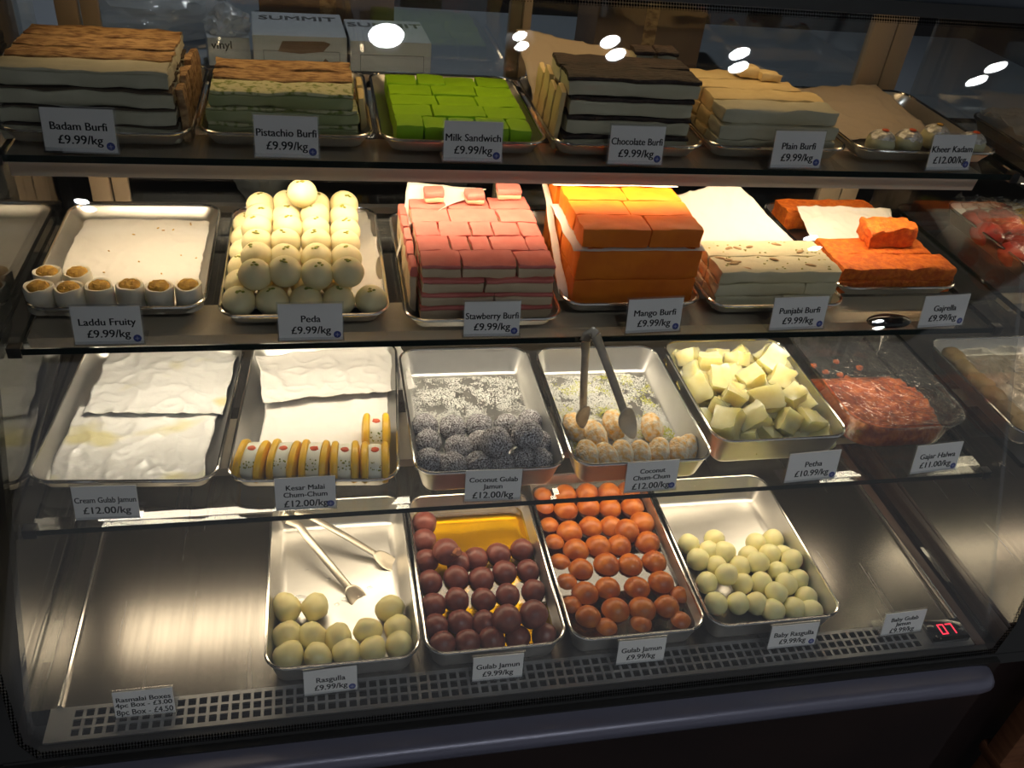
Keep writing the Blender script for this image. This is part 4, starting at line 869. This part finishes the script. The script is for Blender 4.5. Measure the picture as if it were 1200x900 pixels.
for k, (x, y, w_) in enumerate(((0.485, 0.455, 0.027), (0.540, 0.450, 0.024), (0.590, 0.468, 0.034))):
    piece('strawberry_burfi_square', [('cream_layer', 'strawcream', x - w_ / 2, x + w_ / 2, y - 0.012, y + 0.012, zs + 0.0765, zs + 0.084), ('pink_layer', 'straw', x - w_ / 2 - 0.0005, x + w_ / 2 + 0.0005, y - 0.0125, y + 0.0125, zs + 0.0835, zs + 0.092)], 'loose small pink burfi piece lying on top, %s of three' % nth(k, 3), 'loose strawberry pieces', k + 290, 0.0014, 5)
for k in range(5):
    piece('strawberry_burfi_end', [('cream_layer', 'strawcream', 0.4385, 0.4475, 0.290 + k * 0.036, 0.322 + k * 0.036, zs, zs + 0.052), ('pink_layer', 'straw', 0.4383, 0.4478, 0.2898 + k * 0.036, 0.3222 + k * 0.036, zs + 0.0515, zs + 0.066)], 'upright cream and pink end slice on the stack\'s left side, %s' % rowname(k, 5), 'upright strawberry slices', k + 300, 0.0014, 5)
# mango
for l, (z, h) in enumerate(((zs, 0.040), (zs + 0.0405, 0.042), (zs + 0.0845, 0.026))):
    for r_ in range(3 if l < 2 else 3):
        n = 2 if l == 2 else 1; y0 = 0.300 + r_ * 0.043 + (0.002 if l == 2 else 0); X0, X1 = (0.649, 0.815) if l < 2 else (0.651, 0.812)
        cut = [X0, X0 + (0.09, 0.075, 0.085)[r_], X1] if n == 2 else [X0, X1]
        for c in range(n):
            piece('mango_burfi', [('fudge', 'mango', cut[c] + 0.0004, cut[c + 1] - 0.0004, y0, y0 + 0.0424, z, z + h)], 'orange mango burfi block, %s layer, %s%s' % (('bottom', 'middle', 'top')[l], '' if n == 1 else ('left half in ', 'right half in ')[c], rowname(r_, 3)), 'mango burfi blocks', l * 9 + r_ * 2 + c + 310, 0.0012, 9)
for c, (a, e) in enumerate(((0.648, 0.722), (0.7228, 0.815))):
    piece('mango_burfi', [('fudge', 'mango', a, e, 0.436, 0.478, zs + 0.112, zs + 0.136)], 'orange mango burfi block raised at the back on paper, %s' % ('left' if c == 0 else 'right'), 'mango burfi blocks', c + 340, 0.0012, 7)
    piece('mango_burfi', [('fudge', 'mango', a, e, 0.436, 0.478, zs, zs + 0.1105)], 'tall orange mango block under the raised back pieces, %s' % ('left' if c == 0 else 'right'), 'mango burfi blocks', c + 350, 0.0012, 7)
# punjabi
for l in range(3):
    z = zs + l * 0.0188
    n = (2, 2, 1)[l]; cut = [0.843, 0.843 + (0.10, 0.128)[l] if n == 2 else 1.019, 1.019] if n == 2 else [0.843, 1.019]
    for r_ in range(2):
        for c in range(n):
            y0 = 0.290 + r_ * 0.045
            o = piece('punjabi_burfi', [('fudge', 'punj', cut[c] + 0.0005, cut[c + 1] - 0.0005, y0, y0 + 0.0445, z, z + 0.0183)], 'cream punjabi burfi block, %s layer, %s%s' % (('bottom', 'middle', 'top nut strewn')[l], '' if n == 1 else ('left half in ', 'right half in ')[c], ('front row', 'back row')[r_]), 'punjabi burfi blocks', l * 5 + r_ * 2 + c + 360, 0.0016, 9)
            if l == 2:
                r3 = random.Random(r_ + 77); b = bmesh.new(); g = bmesh.new()
                for k in range(7 if r_ == 0 else 5):
                    t2 = bmesh.new(); bmesh.ops.create_icosphere(t2, subdivisions=2, radius=1)
                    merge(b, t2, 0, Matrix.Translation((r3.uniform(-0.08, 0.08), r3.uniform(-0.016, 0.016), 0.0190)) @ Matrix.Rotation(r3.uniform(-0.6, 0.6), 4, 'Z') @ Matrix.Diagonal((r3.uniform(0.006, 0.0085), 0.0030, 0.0013, 1)))
                for k in range(26):
                    t2 = bmesh.new(); bmesh.ops.create_icosphere(t2, subdivisions=1, radius=1)
                    merge(g, t2, 0, Matrix.Translation((r3.uniform(-0.08, 0.08), r3.uniform(-0.018, 0.018), 0.0188)) @ Matrix.Diagonal((r3.uniform(0.001, 0.0028), 0.001, 0.0007, 1)))
                O('almond_slices', b, 'almond', o); O('pistachio_crumbs', g, 'pist', o)
# gajrella
for l in range(2):
    for r_ in range(2):
        z = zs + l * 0.0200; y0 = 0.325 + r_ * 0.047
        piece('gajrella', [('fudge', 'gajrella', 1.047, 1.228 - r_ * 0.012, y0, y0 + 0.0465, z, z + 0.0197)], 'long orange carrot fudge block, %s layer, %s' % (('lower', 'upper')[l], ('front row', 'back row')[r_]), 'carrot fudge blocks', l * 3 + r_ + 390, 0.0022, 11)
piece('gajrella', [('fudge', 'gajrella', 1.115, 1.190, 0.386, 0.430, zs + 0.0402, zs + 0.068)], 'rough broken carrot fudge chunk lying on top of the blocks', 'carrot fudge blocks', 399, 0.0040, 9)
piece('gajrella', [('fudge', 'gajrella', 1.052, 1.212, 0.520, 0.566, zs, zs + 0.034)], 'long carrot fudge block at the back of the tray behind paper', 'carrot fudge blocks', 401, 0.0022, 11)

# ------------------------------------------------------------------ papers
def flatpaper(name, mt, x0, x1, y0, y1, z, lab, seed, amp=0.004, rz=0.0, group='baking papers in the trays', fray=0.005, edge=0.0, n=64):
    c, s = math.cos(rz), math.sin(rz); cx, cy = (x0 + x1) / 2, (y0 + y1) / 2
    def fn(u, v):
        x = x0 + (x1 - x0) * u; y = y0 + (y1 - y0) * v
        x += fray * noise.noise(Vector((v * 4, seed, 0))) * (2 * u - 1) ** 2; y += fray * noise.noise(Vector((u * 4, seed, 3))) * (2 * v - 1) ** 2
        e = max(abs(2 * u - 1), abs(2 * v - 1)) ** 6 * edge
        dx, dy = x - cx, y - cy
        return (cx + dx * c - dy * s, cy + dx * s + dy * c, z + crease(x, y, seed, 26, amp) + e)
    return tag(sheet(name, mt, fn, n, n), lab, 'paper', group)
flatpaper('baking_paper', 'greasepaper', 0.010, 0.188, 0.196, 0.345, Z3 + 0.0035, 'crumpled greasy paper sheet at front of far left empty tray', 1.3, 0.006, -0.07, edge=0.003)
flatpaper('baking_paper', 'greasepaper', 0.030, 0.205, 0.325, 0.470, Z3 + 0.0085, 'crumpled greasy paper sheet at back of far left empty tray', 4.1, 0.006, -0.07, edge=0.003)
flatpaper('baking_paper', 'paper', 0.250, 0.425, 0.200, 0.380, Z3 + 0.0030, 'white paper sheet under the yellow kesar sweets', 6.2, 0.0045, -0.06)
flatpaper('baking_paper', 'paper', 0.245, 0.455, 0.345, 0.455, Z3 + 0.0110, 'loose white paper sheet at back of kesar tray', 9.4, 0.006, 0.10, edge=0.006)
flatpaper('baking_paper', 'paper', 0.018, 0.186, 0.318, 0.545, Z2 + 0.0028, 'paper sheet strewn with crumbs behind the laddu fruity', 12.7, 0.003)
flatpaper('baking_paper', 'paper', 0.232, 0.410, 0.285, 0.548, Z2 + 0.0022, 'white paper sheet under the cream peda balls', 14.2, 0.0006, edge=0.014)
r2 = random.Random(3); b = bmesh.new()
for k in range(16):
    t2 = bmesh.new(); bmesh.ops.create_icosphere(t2, subdivisions=1, radius=1); merge(b, t2, 0, Matrix.Translation((r2.uniform(0.03, 0.18), r2.uniform(0.35, 0.53), Z2 + 0.0062)) @ Matrix.Rotation(r2.uniform(0, 6), 4, 'Z') @ Matrix.Diagonal((r2.uniform(0.001, 0.003), 0.0012, 0.0008, 1)))
tag(O('crumbs', b, 'saffron'), 'scattered golden crumbs on the paper behind the laddu', 'crumbs', kind='stuff')
def wavy(name, mt, P, lab, seed, amp=0.004, n=52, group='baking papers in the trays', bulge=0.0):
    f = quad(*P)
    def fn(u, v):
        p = f(u, v); p = p + Vector((0, 0, crease(p.x, p.y, seed, 26, amp) + bulge * math.sin(PI * u) * math.sin(PI * v))); p.x += 0.003 * noise.noise(Vector((v * 5, u * 2, seed))); return p
    return tag(sheet(name, mt, fn, n, n), lab, 'paper', group)
wavy('baking_paper', 'tanpaper', ((1.040, 0.420, Z1 + 0.004), (1.205, 0.430, Z1 + 0.004), (1.175, 0.585, Z1 + 0.030), (1.015, 0.570, Z1 + 0.022)), 'tan baking paper sheet behind the silver topped balls', 21.0)
wavy('baking_paper', 'tanpaper', ((0.618, 0.470, Z1 + 0.004), (0.800, 0.485, Z1 + 0.004), (0.800, 0.545, Z1 + 0.066), (0.600, 0.565, Z1 + 0.090)), 'tan baking paper standing up behind the chocolate burfi', 24.0, 0.006)
wavy('baking_paper', 'paper', ((0.838, 0.390, Z2 + 0.004), (1.030, 0.395, Z2 + 0.022), (0.950, 0.520, Z2 + 0.085), (0.820, 0.500, Z2 + 0.060)), 'white baking paper curling up behind the punjabi burfi', 27.0, 0.004, bulge=-0.012)
wavy('baking_paper', 'paper', ((1.050, 0.430, Z2 + 0.030), (1.210, 0.440, Z2 + 0.010), (1.225, 0.512, Z2 + 0.046), (1.060, 0.512, Z2 + 0.048)), 'white baking paper lying between the carrot fudge blocks', 31.0, 0.004)
flatpaper('baking_paper', 'paper', 0.641, 0.817, 0.298, 0.432, zs + 0.0828, 'white paper sheet separating the mango burfi layers', 35.0, 0.0008, fray=0.004)
flatpaper('baking_paper', 'paper', 0.642, 0.820, 0.430, 0.480, zs + 0.1108, 'white paper strip under the raised back mango pieces', 36.0, 0.0006, fray=0.003)
wavy('baking_paper', 'paper', ((0.634, 0.310, Z2 + 0.018), (0.647, 0.305, Z2 + 0.010), (0.645, 0.490, Z2 + 0.110), (0.636, 0.490, Z2 + 0.115)), 'white paper rising along the left side of the mango stack', 38.0, 0.002, 18)
wavy('baking_paper', 'paper', ((0.432, 0.400, Z2 + 0.018), (0.447, 0.400, Z2 + 0.070), (0.560, 0.475, Z2 + 0.086), (0.452, 0.480, Z2 + 0.092)), 'white paper scrap at the back of the strawberry stack', 41.0, 0.002, 18)

# ------------------------------------------------------------------ carrot halwa tub
t = empty('plastic_tub', (1.146, 0.310, Z3 + 0.0003)); tag(t, 'clear plastic tub of carrot halwa under cling film on lowest shelf', 'tub')
b = bmesh.new(); rings(b, 0.094, 0.132, 0.055, [(-0.026, 0.0), (-0.018, 0.003), (-0.002, 0.050), (0.002, 0.053), (0.001, 0.055), (-0.002, 0.053), (-0.004, 0.050), (-0.020, 0.005), (-0.028, 0.002)], n=10); O('tub_wall', b, 'tub', t, angle=18)
b = bmesh.new(); tube(b, [(x, y, 0.054) for x, y in rrect(0.095, 0.133, 0.056, 12)], 0.0018, 8, True); O('tub_rim', b, 'acrylic', t)
def rr2(x, y):
    # keep the heap inside the rounded front corners of the tub
    ax = abs(x); d = max(0.0, ax - 0.040); lim = -0.112 + 0.040 * (1 - math.sqrt(max(0.0, 1 - (d / 0.040) ** 2)))
    return x, max(y, lim + (y + 0.112) * 0.02)
def halwa(u, v):
    x, y = rr2(-0.078 + 0.156 * u, -0.112 + 0.165 * v); e = min(1, 12 * min(u, 1 - u)) ** 0.5 * min(1, 14 * v) ** 0.5 * min(1, 3.0 * (1 - v))
    return (1.146 + x, 0.310 + y, Z3 + 0.0045 + e * (0.030 + 0.012 * noise.noise(Vector((x * 40, y * 40, 2))) + 0.006 * noise.noise(Vector((x * 150, y * 150, 5)))))
o = sheet('carrot_halwa', 'gajar', halwa, 70, 70, 0.002); tag(o, 'heap of orange grated carrot halwa inside the clear tub', 'halwa', kind='stuff')
r2 = random.Random(9)
for k in range(6):
    b = bmesh.new(); bmesh.ops.create_icosphere(b, subdivisions=2, radius=1)
    for v in b.verts: v.co = v.co * 0.0055 * (1 + 0.5 * nz(v.co, 1.6, k)); v.co.z *= 0.6
    o = O('carrot_crumb', b, 'gajar', None, (1.105 + r2.uniform(0, 0.09), 0.36 + 0.009 * k, Z3 + 0.0062)); tag(o, 'loose carrot halwa crumb on the tub floor, %s' % rowname(k, 6), 'crumb', 'loose carrot crumbs')
def film(u, v):
    x = -0.092 + 0.184 * u; y = -0.130 + 0.26 * v; e = min(1, 5 * min(u, 1 - u, v, 1 - v))
    r = rr(x, y)
    return (1.146 + r[0], 0.310 + r[1], Z3 + 0.0565 - e * 0.010 + 0.004 * noise.noise(Vector((x * 30, y * 22, 2))) * e)
def rr(x, y):
    hx, hy, r = 0.094, 0.132, 0.05; ax, ay = abs(x), abs(y)
    if ax > hx - r and ay > hy - r:
        d = Vector((ax - hx + r, ay - hy + r)); m_ = max(d.x, d.y)
        if d.length > 1e-6: d = d.normalized() * m_
        ax, ay = hx - r + d.x, hy - r + d.y
    return (math.copysign(ax, x), math.copysign(ay, y))
o = sheet('cling_film', 'film', film, 50, 60, 0.0003); tag(o, 'crinkled cling film stretched over the carrot halwa tub', 'cling film')

# ------------------------------------------------------------------ tongs
def spoonhead(b, p, d, wd, ln, up):
    d = d.normalized(); s = d.cross(up).normalized(); n = s.cross(d).normalized(); t2 = bmesh.new(); bmesh.ops.create_icosphere(t2, subdivisions=3, radius=1)
    for v in t2.verts:
        q = v.co; z = q.z * 0.0035 + 0.006 * (q.x * q.x + 0.6 * q.y * q.y) - 0.004
        v.co = p + d * (q.x * ln / 2 + ln / 2) + s * q.y * wd / 2 * (1 - 0.25 * q.x) + n * z
    merge(b, t2)
def tongs(pts_l, pts_r, hinge, lab, heads):
    t = empty('serving_tongs', hinge[1]); tag(t, lab, 'tongs', 'steel serving tongs'); off = Vector(hinge[1])
    for pts, hd in ((pts_l, heads[0]), (pts_r, heads[1])):
        pts = [Vector(p) for p in pts]; b = bmesh.new(); tube(b, [p - off for p in pts], 0.004, 10, flat=[(0.0060 if 0 < i else 0.0078, 0.0015) for i in range(len(pts))], up=hd[2])
        a = O('arm', b, 'utensil', t)
        b = bmesh.new(); spoonhead(b, pts[-1] - off - (pts[-1] - pts[-2]).normalized() * 0.004, pts[-1] - pts[-2], hd[0], hd[1], hd[2]); O('spoon_head', b, 'utensil', a)
    b = bmesh.new(); tube(b, [Vector(p) - off for p in hinge], 0.006, 10, flat=[(0.0075, 0.0014)] * len(hinge), up=Vector((0, -1, 0.4))); O('spring_bend', b, 'utensil', t)
Vv = Vector
tongs([(0.6490, 0.2200, 0.392), (0.6515, 0.2195, 0.375), (0.6570, 0.2220, 0.330), (0.6660, 0.2300, 0.278)], [(0.6590, 0.2160, 0.402), (0.6680, 0.2140, 0.385), (0.6850, 0.2120, 0.350), (0.7130, 0.2060, 0.290)],
      [(0.6490, 0.2200, 0.392), (0.6505, 0.2185, 0.402), (0.6545, 0.2170, 0.4065), (0.6590, 0.2160, 0.402)], 'upright steel tongs leaning on the middle shelf edge in the coconut chum-chum tray',
      [(0.023, 0.042, Vv((0.3, -1, 0.4))), (0.027, 0.052, Vv((0.3, -1, 0.4)))])
tongs([(0.275, 0.288, 0.047), (0.291, 0.279, 0.044), (0.300, 0.262, 0.040), (0.358, 0.186, 0.0085)], [(0.287, 0.303, 0.049), (0.302, 0.297, 0.047), (0.360, 0.262, 0.029), (0.398, 0.241, 0.0125)],
      [(0.275, 0.288, 0.047), (0.268, 0.295, 0.0490), (0.270, 0.304, 0.0510), (0.278, 0.307, 0.0510), (0.287, 0.303, 0.049)], 'steel tongs lying in the rasgulla tray on the deck',
      [(0.027, 0.052, Vv((0, 0, 1))), (0.027, 0.052, Vv((0, 0, 1)))])
b = bmesh.new(); r2 = random.Random(4)
for x, y, s in ((0.290, 0.180, 0.010), (0.352, 0.172, 0.006), (0.372, 0.176, 0.005), (0.330, 0.21, 0.004), (0.386, 0.19, 0.004), (0.30, 0.23, 0.003), (0.34, 0.165, 0.004)):
    t2 = bmesh.new(); bmesh.ops.create_icosphere(t2, subdivisions=2, radius=1)
    for v in t2.verts: v.co = Vector((v.co.x * s, v.co.y * s * 0.7, v.co.z * 0.0012)) * (1 + 0.5 * nz(v.co, 2, s * 900))
    merge(b, t2, 0, Matrix.Translation((x, y, 0.0030)))
tag(O('syrup_residue', b, 'acrylic'), 'wet syrup residue spots on the rasgulla tray floor', 'residue', kind='stuff')
# black oval clip on the middle shelf edge
b = bmesh.new(); bmesh.ops.create_icosphere(b, subdivisions=4, radius=1)
for v in b.verts: v.co = Vector((v.co.x * 0.033, v.co.y * 0.0135, v.co.z * 0.0085))
o = O('black_clip', b, 'glossblack', None, (1.080, 0.243, Z2 + 0.0088)); tag(o, 'glossy black oval clip on the middle shelf edge beside the Gajrella card', 'clip')

# ------------------------------------------------------------------ contents of the neighbouring case
r2 = random.Random(12)
for k in range(16):
    x = 1.395 + 0.05 * (k % 4) + r2.uniform(-0.01, 0.01); y = 0.345 + 0.06 * (k // 4) + r2.uniform(-0.008, 0.008); mt = ('fruitred', 'fruitred', 'fruityel', 'fruitgrn')[k % 4 if k % 8 < 6 else 2]
    o = link('candied_fruit', ball_me('fr' + mt, 0.024, mt, k % 3, (1.1, 1, 0.8), 0.15, 1.5), None, (x, y, Z2 + 0.022), (0, 0, r2.uniform(0, 6)))
    tag(o, '%s candied fruit lump beyond the right pane, %s in %s' % ({'fruitred': 'red', 'fruityel': 'yellow', 'fruitgrn': 'green'}[mt], nth(k % 4, 4), rowname(k // 4, 4)), 'sweet', 'candied fruit in the neighbouring case')
for k in range(6):
    b = bmesh.new(); slab(b, -0.014, 0.014, -0.02, 0.02, 0, 0.028, k + 500, 0.003, 0.008)
    o = O('nut_roll', b, 'roll', None, (1.352, 0.208 + 0.036 * k, Z3 + 0.004), (0, 0, 0.1), angle=60); tag(o, 'brown nut roll along the tray\'s left wall beyond the right pane, %s' % rowname(k, 6), 'sweet', 'nut rolls in the neighbouring case')
def nfilm(x0, x1, y0, y1, z, lab, seed, amp, mt='film'):
    def fn(u, v):
        x = x0 + (x1 - x0) * u; y = y0 + (y1 - y0) * v; e = math.sin(PI * u) * math.sin(PI * v)
        return (x, y, z + amp * 0.4 * e + crease(x, y, seed, 30, amp))
    tag(sheet('cling_film', mt, fn, 40, 40, 0.0003), lab, 'cling film', 'films in the neighbouring case')
nfilm(1.372, 1.57, 0.315, 0.57, Z2 + 0.034, 'crinkled film over the candied fruit beyond the right pane', 2.0, 0.018)
nfilm(1.375, 1.53, 0.185, 0.42, Z3 + 0.008, 'crinkled film over the empty part of the brown roll tray', 5.0, 0.014)
nfilm(1.338, 1.53, 0.352, 0.55, Z1 + 0.0045, 'crinkled film on the upper tray beyond the right pane', 8.0, 0.016, 'bag')  # whitish bag haze stands in for bluish light falling on this film
flatpaper('baking_paper', 'tanpaper', 1.340, 1.525, 0.200, 0.415, Z3 + 0.0035, 'tan paper lining the brown roll tray beyond the right pane', 51.0, 0.002)
flatpaper('baking_paper', 'paper', 1.350, 1.525, 0.362, 0.545, Z1 - 0.0165, 'white paper lining the upper tray beyond the right pane', 54.0, 0.002)

bpy.context.view_layer.update()
